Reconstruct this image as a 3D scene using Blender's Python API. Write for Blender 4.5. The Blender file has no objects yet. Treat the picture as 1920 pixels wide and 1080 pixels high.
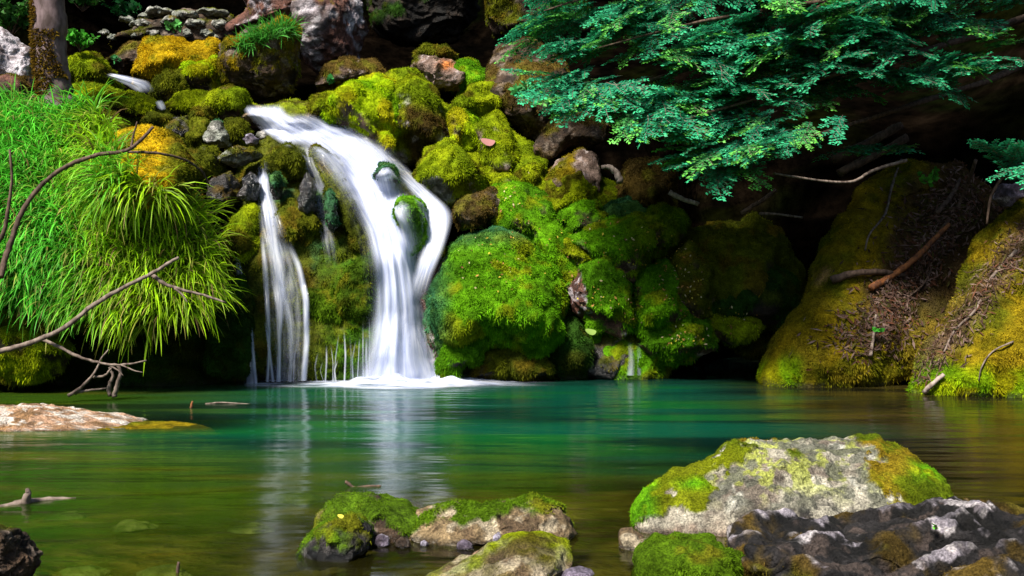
import bpy, bmesh, math, random
import numpy as np
from mathutils import Vector
from mathutils.bvhtree import BVHTree

# ------------------------------------------------------------------ camera, sky, sun, exposure
SC = bpy.context.scene
COL = SC.collection
F = 1920 * 35.0 / 36.0
CAMZ = 1.0
cam_d = bpy.data.cameras.new('camera')
cam_d.lens = 35.0
cam_d.sensor_width = 36.0
cam_d.clip_start = 0.05
cam_d.clip_end = 2000
cam = bpy.data.objects.new('camera', cam_d)
cam.location = (0, 0, CAMZ)
cam.rotation_euler = (math.radians(90), 0, 0)
COL.objects.link(cam)
SC.camera = cam

SUN_DIR = Vector((-0.36, -0.54, 0.77)).normalized()
sun_elev = math.asin(SUN_DIR.z)
sun_rot = math.atan2(SUN_DIR.x, SUN_DIR.y)
world = bpy.data.worlds.new('World')
SC.world = world
world.use_nodes = True
wn = world.node_tree
bg = wn.nodes['Background']
sky = wn.nodes.new('ShaderNodeTexSky')
sky.sky_type = 'NISHITA'
sky.sun_disc = False
sky.sun_elevation = sun_elev
sky.sun_rotation = sun_rot
wn.links.new(sky.outputs[0], bg.inputs[0])
bg.inputs[1].default_value = 0.05
sun_d = bpy.data.lights.new('sun', 'SUN')
sun_d.energy = 4.0
sun_d.angle = math.radians(12)
sun_d.color = (1.0, 0.95, 0.86)
sun = bpy.data.objects.new('sun', sun_d)
sun.rotation_euler = SUN_DIR.to_track_quat('Z', 'Y').to_euler()
sun.location = (-6, 2, 14)
COL.objects.link(sun)
SC.view_settings.view_transform = 'Standard'
SC.view_settings.look = 'None'
SC.view_settings.gamma = 1.0
SC.view_settings.exposure = 1.5
SC.cycles.use_denoising = True
SC.cycles.max_bounces = 6
SC.cycles.transparent_max_bounces = 24
SC.cycles.caustics_reflective = False
SC.cycles.caustics_refractive = False
SC.cycles.sample_clamp_indirect = 4.0

# ------------------------------------------------------------------ helpers
rng = np.random.default_rng(11)
random.seed(5)


def P(px, py, Y):
    return np.array([(px - 960) / F * Y, Y, CAMZ - (py - 540) / F * Y])


def PX(v):
    v = np.asarray(v)
    return v[..., 0] / v[..., 1] * F + 960, 540 - (v[..., 2] - CAMZ) / v[..., 1] * F


def _h(ix, iy, iz, s):
    h = (ix * 374761393 + iy * 668265263 + iz * 1440662683 + s * 974711) & 0xffffffff
    h = ((h ^ (h >> 13)) * 1274126177) & 0xffffffff
    h = ((h ^ (h >> 15)) * 668265261) & 0xffffffff
    return ((h ^ (h >> 16)) & 0xffffff) / float(0xffffff)


def vnoise(p, s=0):
    i = np.floor(p).astype(np.int64)
    f = p - i
    f = f * f * f * (f * (f * 6 - 15) + 10)
    r = 0
    for dx in (0, 1):
        wx = f[:, 0] if dx else 1 - f[:, 0]
        for dy in (0, 1):
            wy = f[:, 1] if dy else 1 - f[:, 1]
            for dz in (0, 1):
                wz = f[:, 2] if dz else 1 - f[:, 2]
                r = r + wx * wy * wz * _h(i[:, 0] + dx, i[:, 1] + dy, i[:, 2] + dz, s)
    return r * 2 - 1


def fbm(p, sc, octv=4, s=0):
    r = 0
    a = 1.0
    t = 0
    q = p * sc
    for k in range(octv):
        r = r + a * vnoise(q + 17.3 * k, s + k * 7)
        t += a
        a *= 0.55
        q = q * 2.03
    return r / t * 1.5


def worley(p, sc, s=0):
    q = p * sc
    i = np.floor(q).astype(np.int64)
    d1 = np.full(len(p), 9.0)
    d2 = np.full(len(p), 9.0)
    for dx in (-1, 0, 1):
        for dy in (-1, 0, 1):
            for dz in (-1, 0, 1):
                c = i + np.array([dx, dy, dz])
                pt = c + np.stack([_h(c[:, 0], c[:, 1], c[:, 2], s + k) for k in (1, 2, 3)], 1)
                d = np.sqrt(((q - pt) ** 2).sum(1))
                d2 = np.minimum(d2, np.maximum(d, d1))
                d1 = np.minimum(d1, d)
    return d1, d2


def sstep(a, b, x):
    t = np.clip((x - a) / (b - a), 0, 1)
    return t * t * (3 - 2 * t)


_ico = {}


def ico(sub):
    if sub not in _ico:
        bm = bmesh.new()
        bmesh.ops.create_icosphere(bm, subdivisions=sub, radius=1)
        bm.verts.ensure_lookup_table()
        v = np.array([x.co[:] for x in bm.verts])
        v /= np.linalg.norm(v, axis=1)[:, None]
        f = np.array([[l.index for l in fc.verts] for fc in bm.faces])
        bm.free()
        _ico[sub] = (v, f)
    return _ico[sub]


def vnormals(v, f):
    a = v[f[:, 1]] - v[f[:, 0]]
    b = v[f[:, 2]] - v[f[:, 0]]
    fn = np.cross(a, b)
    n = np.zeros_like(v)
    for k in range(f.shape[1]):
        np.add.at(n, f[:, k], fn)
    l = np.linalg.norm(n, axis=1)
    l[l < 1e-12] = 1
    return n / l[:, None], fn


def mesh_np(name, v, f, mat, parent=None, smooth=True, attrs=None, col=None, uv=None, origin=None):
    """v (n,3) world, f (m,k) index array, k constant -> one mesh object"""
    v = np.asarray(v, dtype=np.float32)
    f = np.asarray(f, dtype=np.int32)
    if origin is None:
        origin = np.zeros(3)
        if parent is None:
            origin = np.array([v[:, 0].mean(), v[:, 1].mean(), v[:, 2].min()])
    org_par = np.array(parent['_o']) if (parent is not None and '_o' in parent) else np.zeros(3)
    me = bpy.data.meshes.new(name)
    vl = v - (origin if parent is None else org_par)
    n, k = f.shape
    me.vertices.add(len(v))
    me.vertices.foreach_set('co', vl.astype(np.float32).ravel())
    me.loops.add(n * k)
    me.loops.foreach_set('vertex_index', f.ravel())
    me.polygons.add(n)
    me.polygons.foreach_set('loop_start', np.arange(0, n * k, k, dtype=np.int32))
    me.polygons.foreach_set('loop_total', np.full(n, k, dtype=np.int32))
    me.polygons.foreach_set('use_smooth', np.full(n, smooth))
    if col is not None:
        a = me.color_attributes.new('Col', 'FLOAT_COLOR', 'POINT')
        c = np.ones((len(v), 4), dtype=np.float32)
        c[:, :3] = col
        a.data.foreach_set('color', c.ravel())
    for an, av in (attrs or {}).items():
        a = me.attributes.new(an, 'FLOAT', 'POINT')
        a.data.foreach_set('value', np.asarray(av, dtype=np.float32).ravel())
    if uv is not None:
        ul = me.uv_layers.new(name='UVMap')
        ul.data.foreach_set('uv', np.asarray(uv, dtype=np.float32)[f.ravel()].ravel())
    me.update(calc_edges=True)
    me.validate()
    me.materials.append(mat)
    o = bpy.data.objects.new(name, me)
    COL.objects.link(o)
    if parent is not None:
        o.parent = parent
    else:
        o.location = origin
        o['_o'] = [float(x) for x in origin]
    return o


def tag(o, label=None, cat=None, group=None, kind=None):
    if label:
        o['label'] = label
    if cat:
        o['category'] = cat
    if group:
        o['group'] = group
    if kind:
        o['kind'] = kind
    return o


def empty(name, loc, label, cat, group=None, kind=None):
    o = bpy.data.objects.new(name, None)
    o.empty_display_size = 0.1
    o.location = loc
    o['_o'] = [float(x) for x in loc]
    COL.objects.link(o)
    return tag(o, label, cat, group, kind)


# ------------------------------------------------------------------ materials
def newmat(name):
    m = bpy.data.materials.new(name)
    m.use_nodes = True
    nt = m.node_tree
    nt.nodes.clear()
    out = nt.nodes.new('ShaderNodeOutputMaterial')

    def N(t, **kw):
        n = nt.nodes.new('ShaderNode' + t)
        for a, b in kw.items():
            setattr(n, a, b)
        return n

    def L(a, b):
        nt.links.new(a, b)
    return m, N, L, out


def math_n(N, L, op, a, b=None, clamp=False):
    n = N('Math', operation=op)
    n.use_clamp = clamp
    for i, x in enumerate((a, b)):
        if x is None:
            continue
        if isinstance(x, (int, float)):
            n.inputs[i].default_value = x
        else:
            L(x, n.inputs[i])
    return n.outputs[0]


def mixcol(N, L, fac, a, b, bt='MIX'):
    n = N('Mix', data_type='RGBA', blend_type=bt)
    for s, x in ((n.inputs[0], fac), (n.inputs[6], a), (n.inputs[7], b)):
        if isinstance(x, (int, float)):
            s.default_value = x
        elif isinstance(x, tuple):
            s.default_value = x + (1,)
        else:
            L(x, s)
    return n.outputs[2]


def mat_stone():
    m, N, L, out = newmat('stone_and_moss')
    at = N('Attribute', attribute_name='Col')
    ms = N('Attribute', attribute_name='moss')
    wt = N('Attribute', attribute_name='wet')
    tc = N('TexCoord')
    n1 = N('TexNoise'); n1.inputs['Scale'].default_value = 38; n1.inputs['Detail'].default_value = 6; n1.inputs['Roughness'].default_value = 0.7
    n2 = N('TexNoise'); n2.inputs['Scale'].default_value = 9; n2.inputs['Detail'].default_value = 5
    L(tc.outputs['Object'], n1.inputs['Vector']); L(tc.outputs['Object'], n2.inputs['Vector'])
    v = math_n(N, L, 'MULTIPLY', n1.outputs[0], n2.outputs[0])
    mr = N('MapRange'); mr.inputs[1].default_value = 0.12; mr.inputs[2].default_value = 0.42
    mr.inputs[3].default_value = 0.35; mr.inputs[4].default_value = 1.55
    L(v, mr.inputs[0])
    c = mixcol(N, L, 1.0, at.outputs['Color'], mr.outputs[0], 'MULTIPLY')
    n3 = N('TexNoise'); n3.inputs['Scale'].default_value = 130; n3.inputs['Detail'].default_value = 4
    L(tc.outputs['Object'], n3.inputs['Vector'])
    m3 = N('MapRange'); m3.inputs[1].default_value = 0.35; m3.inputs[2].default_value = 0.65; m3.inputs[3].default_value = 0.55; m3.inputs[4].default_value = 1.4
    L(n3.outputs[0], m3.inputs[0])
    c = mixcol(N, L, 1.0, c, m3.outputs[0], 'MULTIPLY')
    bs = N('BsdfPrincipled')
    L(c, bs.inputs['Base Color'])
    r = math_n(N, L, 'MULTIPLY', ms.outputs['Fac'], 0.3)
    r = math_n(N, L, 'ADD', r, 0.62)
    w = math_n(N, L, 'MULTIPLY', wt.outputs['Fac'], 0.42)
    r = math_n(N, L, 'SUBTRACT', r, w)
    L(r, bs.inputs['Roughness'])
    sp = math_n(N, L, 'MULTIPLY', ms.outputs['Fac'], -0.27)
    sp = math_n(N, L, 'ADD', math_n(N, L, 'MULTIPLY', sp, 0.6), 0.19)
    sw = math_n(N, L, 'MULTIPLY', wt.outputs['Fac'], 0.2)
    L(math_n(N, L, 'ADD', sp, sw), bs.inputs['Specular IOR Level'])
    vo = N('TexVoronoi', feature='DISTANCE_TO_EDGE'); vo.inputs['Scale'].default_value = 14
    L(tc.outputs['Object'], vo.inputs['Vector'])
    inv = math_n(N, L, 'SUBTRACT', 1.0, ms.outputs['Fac'], True)
    cr = math_n(N, L, 'MINIMUM', vo.outputs['Distance'], 0.12)
    cr = math_n(N, L, 'MULTIPLY', cr, inv)
    h = math_n(N, L, 'MULTIPLY', cr, 1.2)
    h = math_n(N, L, 'ADD', h, n1.outputs[0])
    h = math_n(N, L, 'ADD', h, n2.outputs[0])
    b = N('Bump'); b.inputs['Strength'].default_value = 0.9; b.inputs['Distance'].default_value = 0.03
    L(h, b.inputs['Height']); L(b.outputs[0], bs.inputs['Normal'])
    L(bs.outputs[0], out.inputs[0])
    return m


def mat_leafy(name, rough=0.6, spec=0.25, trans=0.35):
    m, N, L, out = newmat(name)
    at = N('Attribute', attribute_name='Col')
    bs = N('BsdfPrincipled')
    bs.inputs['Roughness'].default_value = rough
    bs.inputs['Specular IOR Level'].default_value = spec
    L(at.outputs['Color'], bs.inputs['Base Color'])
    tr = N('BsdfTranslucent')
    L(at.outputs['Color'], tr.inputs['Color'])
    mx = N('MixShader'); mx.inputs[0].default_value = trans
    L(bs.outputs[0], mx.inputs[1]); L(tr.outputs[0], mx.inputs[2])
    L(mx.outputs[0], out.inputs[0])
    return m


def mat_bark(name, c1, c2, sc=30):
    m, N, L, out = newmat(name)
    tc = N('TexCoord')
    n = N('TexNoise'); n.inputs['Scale'].default_value = sc; n.inputs['Detail'].default_value = 6
    mp = N('Mapping'); mp.inputs['Scale'].default_value = (1, 1, 0.35)
    L(tc.outputs['Object'], mp.inputs['Vector']); L(mp.outputs[0], n.inputs['Vector'])
    mr = N('MapRange'); mr.inputs[1].default_value = 0.35; mr.inputs[2].default_value = 0.65
    L(n.outputs[0], mr.inputs[0])
    c = mixcol(N, L, mr.outputs[0], c1, c2)
    bs = N('BsdfPrincipled'); bs.inputs['Roughness'].default_value = 0.8; bs.inputs['Specular IOR Level'].default_value = 0.2
    L(c, bs.inputs['Base Color'])
    b = N('Bump'); b.inputs['Strength'].default_value = 0.7; b.inputs['Distance'].default_value = 0.01
    L(n.outputs[0], b.inputs['Height']); L(b.outputs[0], bs.inputs['Normal'])
    L(bs.outputs[0], out.inputs[0])
    return m


def mat_falling():
    m, N, L, out = newmat('falling_water')
    uv = N('TexCoord')
    de = N('Attribute', attribute_name='dens')
    ed = N('Attribute', attribute_name='edge')
    mp = N('Mapping'); mp.inputs['Scale'].default_value = (1.0, 0.10, 1)
    L(uv.outputs['UV'], mp.inputs['Vector'])
    n1 = N('TexNoise'); n1.inputs['Scale'].default_value = 26; n1.inputs['Detail'].default_value = 3; n1.inputs['Roughness'].default_value = 0.55
    n1.inputs['Distortion'].default_value = 0.3
    L(mp.outputs[0], n1.inputs['Vector'])
    st = N('MapRange'); st.inputs[1].default_value = 0.36; st.inputs[2].default_value = 0.64
    L(n1.outputs[0], st.inputs[0])
    # alpha = edge * dens*(1) with streak carving more where dens is low
    k = math_n(N, L, 'SUBTRACT', 1.02, de.outputs['Fac'], True)
    carve = math_n(N, L, 'MULTIPLY', k, math_n(N, L, 'SUBTRACT', 1.0, st.outputs[0]))
    a = math_n(N, L, 'SUBTRACT', 1.0, carve, True)
    a = math_n(N, L, 'MULTIPLY', a, de.outputs['Fac'], True)
    a = math_n(N, L, 'MULTIPLY', a, ed.outputs['Fac'], True)
    d = N('BsdfDiffuse')
    cc = mixcol(N, L, st.outputs[0], (0.52, 0.58, 0.82), (0.82, 0.84, 0.93))  # blue of the sky light mixed into the white water colour
    L(cc, d.inputs['Color'])
    tl = N('BsdfTranslucent'); tl.inputs['Color'].default_value = (0.60, 0.66, 0.85, 1)
    g = N('BsdfGlossy'); g.inputs['Roughness'].default_value = 0.25
    m1 = N('MixShader'); m1.inputs[0].default_value = 0.25
    L(d.outputs[0], m1.inputs[1]); L(tl.outputs[0], m1.inputs[2])
    m2 = N('MixShader'); m2.inputs[0].default_value = 0.06
    L(m1.outputs[0], m2.inputs[1]); L(g.outputs[0], m2.inputs[2])
    t = N('BsdfTransparent')
    m3 = N('MixShader')
    L(a, m3.inputs[0]); L(t.outputs[0], m3.inputs[1]); L(m2.outputs[0], m3.inputs[2])
    L(m3.outputs[0], out.inputs[0])
    return m


def mat_water():
    m, N, L, out = newmat('pool_water')
    tc = N('TexCoord')
    sh = N('Attribute', attribute_name='shallow')
    at = N('Attribute', attribute_name='Col')
    bs = N('BsdfDiffuse'); L(at.outputs['Color'], bs.inputs['Color'])
    t = N('BsdfTransparent'); t.inputs['Color'].default_value = (0.72, 0.80, 0.45, 1)
    m1 = N('MixShader'); L(sh.outputs['Fac'], m1.inputs[0]); L(bs.outputs[0], m1.inputs[1]); L(t.outputs[0], m1.inputs[2])
    # ripples
    mp = N('Mapping'); mp.inputs['Scale'].default_value = (0.9, 3.2, 1)
    L(tc.outputs['Object'], mp.inputs['Vector'])
    n = N('TexNoise'); n.inputs['Scale'].default_value = 1.3; n.inputs['Detail'].default_value = 2.5
    L(mp.outputs[0], n.inputs['Vector'])
    b = N('Bump'); b.inputs['Strength'].default_value = 0.32; b.inputs['Distance'].default_value = 0.06
    L(n.outputs[0], b.inputs['Height'])
    g = N('BsdfGlossy'); g.inputs['Roughness'].default_value = 0.15
    L(b.outputs[0], g.inputs['Normal'])
    fr = N('Fresnel'); fr.inputs['IOR'].default_value = 1.36
    f = math_n(N, L, 'MULTIPLY', fr.outputs[0], 1.0, True)
    m2 = N('MixShader'); L(f, m2.inputs[0]); L(m1.outputs[0], m2.inputs[1]); L(g.outputs[0], m2.inputs[2])
    L(m2.outputs[0], out.inputs[0])
    return m


M_STONE = mat_stone()
def mat_earth():
    m, N, L, out = newmat('dark_earth')
    at = N('Attribute', attribute_name='Col')
    tc = N('TexCoord')
    n = N('TexNoise'); n.inputs['Scale'].default_value = 5; n.inputs['Detail'].default_value = 8
    L(tc.outputs['Object'], n.inputs['Vector'])
    mr = N('MapRange'); mr.inputs[1].default_value = 0.3; mr.inputs[2].default_value = 0.7; mr.inputs[3].default_value = 0.3; mr.inputs[4].default_value = 1.6
    L(n.outputs[0], mr.inputs[0])
    c = mixcol(N, L, 1.0, at.outputs['Color'], mr.outputs[0], 'MULTIPLY')
    d = N('BsdfDiffuse'); L(c, d.inputs['Color'])
    b = N('Bump'); b.inputs['Strength'].default_value = 1.0; b.inputs['Distance'].default_value = 0.15
    L(n.outputs[0], b.inputs['Height']); L(b.outputs[0], d.inputs['Normal'])
    L(d.outputs[0], out.inputs[0])
    return m


M_EARTH = mat_earth()
M_MOSS = mat_leafy('moss_fronds', 1.0, 0.03, 0.3)
M_GRASS = mat_leafy('grass_blades', 0.5, 0.2, 0.4)
M_LEAF = mat_leafy('evergreen_leaves', 0.5, 0.18, 0.3)
M_LITTER = mat_leafy('dead_leaves', 0.8, 0.1, 0.1)
M_PALEBARK = mat_bark('pale_bark', (0.20, 0.155, 0.125), (0.065, 0.045, 0.036))
M_DARKBARK = mat_bark('dark_bark', (0.035, 0.022, 0.015), (0.11, 0.07, 0.05))
M_ORANGE = mat_bark('orange_bark', (0.28, 0.10, 0.03), (0.10, 0.04, 0.02))
M_WHITEWOOD = mat_bark('bleached_wood', (0.36, 0.29, 0.25), (0.16, 0.12, 0.10))
M_BARK = mat_bark('grey_pink_bark', (0.17, 0.12, 0.125), (0.05, 0.033, 0.03), 14)
M_FALL = mat_falling()
M_WATER = mat_water()

# ------------------------------------------------------------------ colours (linear)
MOSS = {
    'gold':   [(0.44, 0.28, 0.006), (0.30, 0.20, 0.005), (0.15, 0.14, 0.005)],
    'yellow': [(0.20, 0.245, 0.004), (0.10, 0.145, 0.003), (0.07, 0.065, 0.004)],
    'lime':   [(0.26, 0.36, 0.004), (0.11, 0.23, 0.003), (0.25, 0.24, 0.004)],
    'green':  [(0.085, 0.23, 0.004), (0.045, 0.13, 0.003), (0.14, 0.18, 0.004)],
    'olive':  [(0.085, 0.095, 0.005), (0.045, 0.055, 0.004), (0.10, 0.075, 0.006)],
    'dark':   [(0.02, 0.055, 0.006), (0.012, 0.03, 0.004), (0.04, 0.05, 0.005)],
    'teal':   [(0.03, 0.11, 0.045), (0.02, 0.07, 0.02), (0.06, 0.14, 0.03)],
    'meadow': [(0.13, 0.15, 0.005), (0.07, 0.10, 0.004), (0.17, 0.12, 0.008)],
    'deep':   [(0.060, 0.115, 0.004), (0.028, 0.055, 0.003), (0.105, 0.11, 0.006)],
    'brown':  [(0.085, 0.055, 0.012), (0.045, 0.03, 0.008), (0.10, 0.09, 0.010)],
    'ochre':  [(0.19, 0.135, 0.005), (0.085, 0.09, 0.004), (0.155, 0.120, 0.007)],
}
ROCK = {
    'brown':  [(0.07, 0.042, 0.024), (0.025, 0.016, 0.010), (0.16, 0.12, 0.09)],
    'pink':   [(0.22, 0.15, 0.12), (0.09, 0.055, 0.04), (0.40, 0.32, 0.30)],
    'red':    [(0.13, 0.055, 0.038), (0.05, 0.024, 0.018), (0.36, 0.31, 0.33)],
    'white':  [(0.46, 0.41, 0.44), (0.19, 0.15, 0.15), (0.62, 0.58, 0.60)],
    'wet':    [(0.035, 0.03, 0.028), (0.012, 0.012, 0.012), (0.10, 0.09, 0.085)],
    'grey':   [(0.22, 0.23, 0.19), (0.10, 0.10, 0.08), (0.38, 0.36, 0.33)],
    'lime':   [(0.34, 0.31, 0.24), (0.16, 0.13, 0.10), (0.48, 0.46, 0.38)],
    'dark':   [(0.085, 0.075, 0.085), (0.022, 0.018, 0.016), (0.42, 0.38, 0.40)],
    'sand':   [(0.22, 0.155, 0.08), (0.10, 0.065, 0.035), (0.34, 0.28, 0.19)],
    'salmon': [(0.40, 0.24, 0.15), (0.20, 0.11, 0.05), (0.52, 0.46, 0.40)],
    'purple': [(0.17, 0.14, 0.19), (0.06, 0.045, 0.06), (0.34, 0.31, 0.38)],
    'soil':   [(0.012, 0.008, 0.005), (0.005, 0.004, 0.003), (0.028, 0.018, 0.011)],
}


def pal3(c, t, u):
    c = np.array(c)
    r = c[0] + (c[1] - c[0]) * t[:, None]
    return r + (c[2] - r) * u[:, None]


BODIES = []        # (bvh) of rocks, for laying things on them


def poly_R(poly, k=360):
    p = np.array(poly, float)
    c = np.array([0.0, 0.0])
    A = 0
    for i in range(len(p)):
        x0, y0 = p[i]; x1, y1 = p[(i + 1) % len(p)]
        cr = x0 * y1 - x1 * y0
        A += cr
        c += (np.array([x0 + x1, y0 + y1])) * cr
    c /= 3 * A
    th = np.arange(k) / k * 2 * np.pi
    d = np.stack([np.cos(th), -np.sin(th)], 1)
    R = np.zeros(k)
    for i in range(len(p)):
        a = p[i] - c; b = p[(i + 1) % len(p)] - c
        e = b - a
        den = d[:, 0] * e[1] - d[:, 1] * e[0]
        den[np.abs(den) < 1e-9] = 1e-9
        t = (a[0] * e[1] - a[1] * e[0]) / den
        s = (a[0] * d[:, 1] - a[1] * d[:, 0]) / den
        ok = (t > 0) & (s >= -1e-6) & (s <= 1 + 1e-6)
        R[ok] = np.maximum(R[ok], t[ok])
    w = np.array([1, 2, 3, 4, 3, 2, 1.0]); w /= w.sum()
    R = sum(w[j] * np.roll(R, j - 3) for j in range(7))
    return c, R


RN = [0]
RV = [None]


def rock(name, poly, Y, D, lean, moss, cover, label, rk='brown', sub=6, cat='boulder', group=None,
         e=0.8, rough=0.045, crag=0.03, lump=0.03, up=0.30, tuft=1.0, tsize=1.0, colfn=None, mossfn=None,
         wetz=0.06, wet=0.0, seed=None, keep=False, dens=4200, lich=0.0, lump_sc=6.0, crag_sc=3.0, side=0.0, grow=1.0, needs_ridge=False, under=0.0, dispfn=None, zoff=0.0, facet=0.75):
    RN[0] += 1
    s = seed if seed is not None else RN[0] * 13
    c, R = poly_R(poly)
    R = R / F * Y * grow
    c3 = P(c[0], c[1], Y)
    d, f = ico(sub)
    u, v, w = d[:, 0], d[:, 2], -d[:, 1]
    th = np.arctan2(v, u) % (2 * np.pi)
    rho = np.sqrt(u * u + v * v)
    k = th / (2 * np.pi) * len(R)
    i0 = np.floor(k).astype(int) % len(R)
    fr = k - np.floor(k)
    Rt = R[i0] * (1 - fr) + R[(i0 + 1) % len(R)] * fr
    rp = rho ** e
    wp = np.sign(w) * np.abs(w) ** e
    if facet > 0:
        fr_ = np.random.default_rng(s + 900)
        pn = fr_.normal(0, 1, (16, 3)); pn[:, 1] = -np.abs(pn[:, 1]) * 1.2
        pn /= np.linalg.norm(pn, axis=1)[:, None]
        ph = fr_.uniform(.62, .95, 16)
        dd3 = np.stack([rp * np.cos(th), -wp, rp * np.sin(th)], 1)
        over = dd3 @ pn.T - ph[None]
        for kk in range(16):
            ov = np.maximum(dd3 @ pn[kk] - ph[kk], 0) * facet
            dd3 = dd3 - ov[:, None] * pn[kk] * np.array([.45, 1.0, .45])
        rp = np.sqrt(dd3[:, 0] ** 2 + dd3[:, 2] ** 2); wp = -dd3[:, 1]
    V = np.stack([c3[0] + Rt * rp * np.cos(th), np.zeros_like(u), c3[2] + Rt * rp * np.sin(th)], 1)
    V[:, 1] = Y - D * wp + lean * (V[:, 2] - c3[2]) + side * (V[:, 0] - c3[0])
    V[:, 1] += under * D * sstep(-0.15, -0.8, v) * np.clip(wp + .2, 0, 1)
    V[:, 2] += zoff
    size = R.mean()
    if Y > 8 and size < 1.0:
        qw = V + s * 1.37
        V = V + 0.16 * size * np.stack([fbm(qw, 1.1 / size, 2, s + 81), fbm(qw, 1.1 / size, 2, s + 82), fbm(qw, 1.1 / size, 2, s + 83)], 1)
    n, _ = vnormals(V, f)
    q = V + s * 3.71
    big = fbm(q, 0.9 / size, 3, s)
    disp = rough * size * 2.2 * big * np.clip(wp + 0.55, 0.25, 1)
    qa = q * np.array([0.7, 1.0, 1.5])
    qa = qa + 0.25 * size * np.stack([fbm(q, 1.6 / size, 2, s + 71), fbm(q, 1.6 / size, 2, s + 72), fbm(q, 1.6 / size, 2, s + 73)], 1)
    rid = 1 - np.abs(fbm(qa, crag_sc * 0.45 / size, 4, s + 74)) * 1.6
    d1, d2 = worley(qa, crag_sc / size * 0.45, s)
    fac = np.minimum(d2 - d1, 0.25) / 0.25
    cragd = 0.9 * (np.clip(rid, -0.6, 1) - 0.55) + 0.5 * (fac - 0.8) * sstep(-0.1, 0.4, fbm(q, 1.1 / size, 2, s + 75))
    ridge_v = np.clip(rid, 0, 1)
    q2 = q + 0.06 * np.stack([vnoise(q * 6, s + 1), vnoise(q * 6, s + 2), vnoise(q * 6, s + 3)], 1)
    l1, l2 = worley(q2, lump_sc, s + 5)
    cush = (0.5 - l1)
    V1 = V + n * disp[:, None]
    n1, _ = vnormals(V1, f)
    m = cover * 1.5 - 0.25 + 0.55 * fbm(q, 3.5, 4, s + 2) * (0.4 + min(1, 4 * cover * (1 - cover)) * 0.6) + up * (n1[:, 2] - 0.15)
    pxx, pyy = PX(V1)
    if mossfn is not None:
        m = mossfn(pxx, pyy, m, q)
    m = sstep(0.32, 0.62, m)
    disp2 = m * lump * cush + (1 - m) * (crag * size * cragd + 0.02 * size * fbm(q, 9.0 / size ** 0.5, 3, s + 4)) + 0.010 * fbm(q, 16, 2, s + 8) + m * 0.012
    if dispfn is not None:
        disp2 = (1 - m) * 0 + dispfn(q, m)
        ridge_v = RV[0]
    V2 = V1 + n1 * disp2[:, None]
    n2, fn = vnormals(V2, f)
    t1 = sstep(-0.35, 0.45, fbm(q, 2.6, 4, s + 21))
    t2 = sstep(0.10, 0.6, fbm(q, 4.3, 4, s + 31))
    mc = pal3(MOSS[moss], t1, t2)
    r1 = sstep(-0.3, 0.4, fbm(q, 5.0 / max(size, .25) ** 0.5, 5, s + 41))
    r2 = sstep(0.25 - lich, 0.6 - lich, fbm(q, 7.0 / max(size, .25) ** 0.5, 5, s + 51))
    rc = pal3(ROCK[rk], r1, r2)
    if colfn is not None:
        mc, rc = colfn(pxx, pyy, np.column_stack([q, ridge_v]) if needs_ridge else q, mc, rc)
    col = rc + (mc - rc) * m[:, None]
    wz = np.clip(1 - (V2[:, 2] / max(wetz, 1e-3)), 0, 1) * (V2[:, 2] < wetz)
    wetv = np.maximum(np.full(len(V2), wet) * (1 - m * 0.5), sstep(0, 0.6, wz))
    col = col * (1 - 0.62 * sstep(0, 0.6, wz))[:, None]
    o = mesh_np(name, V2, f, M_STONE, None, True, {'moss': m, 'wet': wetv}, col)
    tag(o, label, cat, group)
    if keep:
        BODIES.append(BVHTree.FromPolygons(V2.tolist(), f.tolist()))
        o['_b'] = len(BODIES) - 1
    # moss fronds: a part of its own
    if tuft > 0 and m.max() > 0.4:
        area = np.linalg.norm(fn, axis=1) * 0.5
        fm = m[f].mean(1)
        fnn = fn / np.maximum(np.linalg.norm(fn, axis=1), 1e-9)[:, None]
        fc = V2[f].mean(1)
        vis = (fnn[:, 1] < 0.55) & (fc[:, 2] > -0.02)
        wgt = area * fm * vis * (0.35 + 1.1 * sstep(-.3, .4, fbm(fc + s, 4.5, 3, s + 66)))
        tot = wgt.sum()
        cnt = int(min(42000, tot * 1.9 * dens * tuft / tsize ** 2))
        if cnt > 20:
            fi = rng.choice(len(f), cnt, p=wgt / tot)
            a = rng.random((cnt, 2))
            sw = a.sum(1) > 1
            a[sw] = 1 - a[sw]
            tri = V2[f[fi]]
            p = tri[:, 0] + (tri[:, 1] - tri[:, 0]) * a[:, :1] + (tri[:, 2] - tri[:, 0]) * a[:, 1:]
            nn = n2[f[fi]].mean(1)
            clump = fbm(p + s, 9, 2, s + 61)
            ln = (0.013 + 0.017 * rng.random(cnt)) * tsize * (1 + 0.5 * clump)
            hang = sstep(0.35, -0.25, nn[:, 2])
            ln = ln * (1 + 1.1 * hang * rng.random(cnt))
            dr = nn * 0.75 + np.array([0, 0, -0.9]) * hang[:, None] + rng.normal(0, 0.5, (cnt, 3)) + np.array([0, -0.05, -0.35])
            dr /= np.linalg.norm(dr, axis=1)[:, None]
            sd = np.cross(dr, rng.normal(0, 1, (cnt, 3)))
            sd /= np.maximum(np.linalg.norm(sd, axis=1), 1e-6)[:, None]
            wd = (0.0045 + 0.004 * rng.random(cnt)) * tsize
            p0 = p - nn * 0.004
            tv = np.empty((cnt, 3, 3))
            tv[:, 0] = p0 - sd * wd[:, None]
            tv[:, 1] = p0 + sd * wd[:, None]
            tv[:, 2] = p0 + dr * ln[:, None]
            cb = mc[f[fi]].mean(1) * (0.65 + 0.65 * rng.random(cnt))[:, None] * np.clip(1 + 0.5 * clump, .5, 1.6)[:, None]
            wcol = np.repeat(cb[:, None], 3, 1)
            wcol[:, 2] *= 1.35
            mo = mesh_np('moss', tv.reshape(-1, 3), np.arange(cnt * 3).reshape(-1, 3), M_MOSS, o, False, None, wcol.reshape(-1, 3))
            mo['kind'] = 'stuff'
    return o


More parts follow.
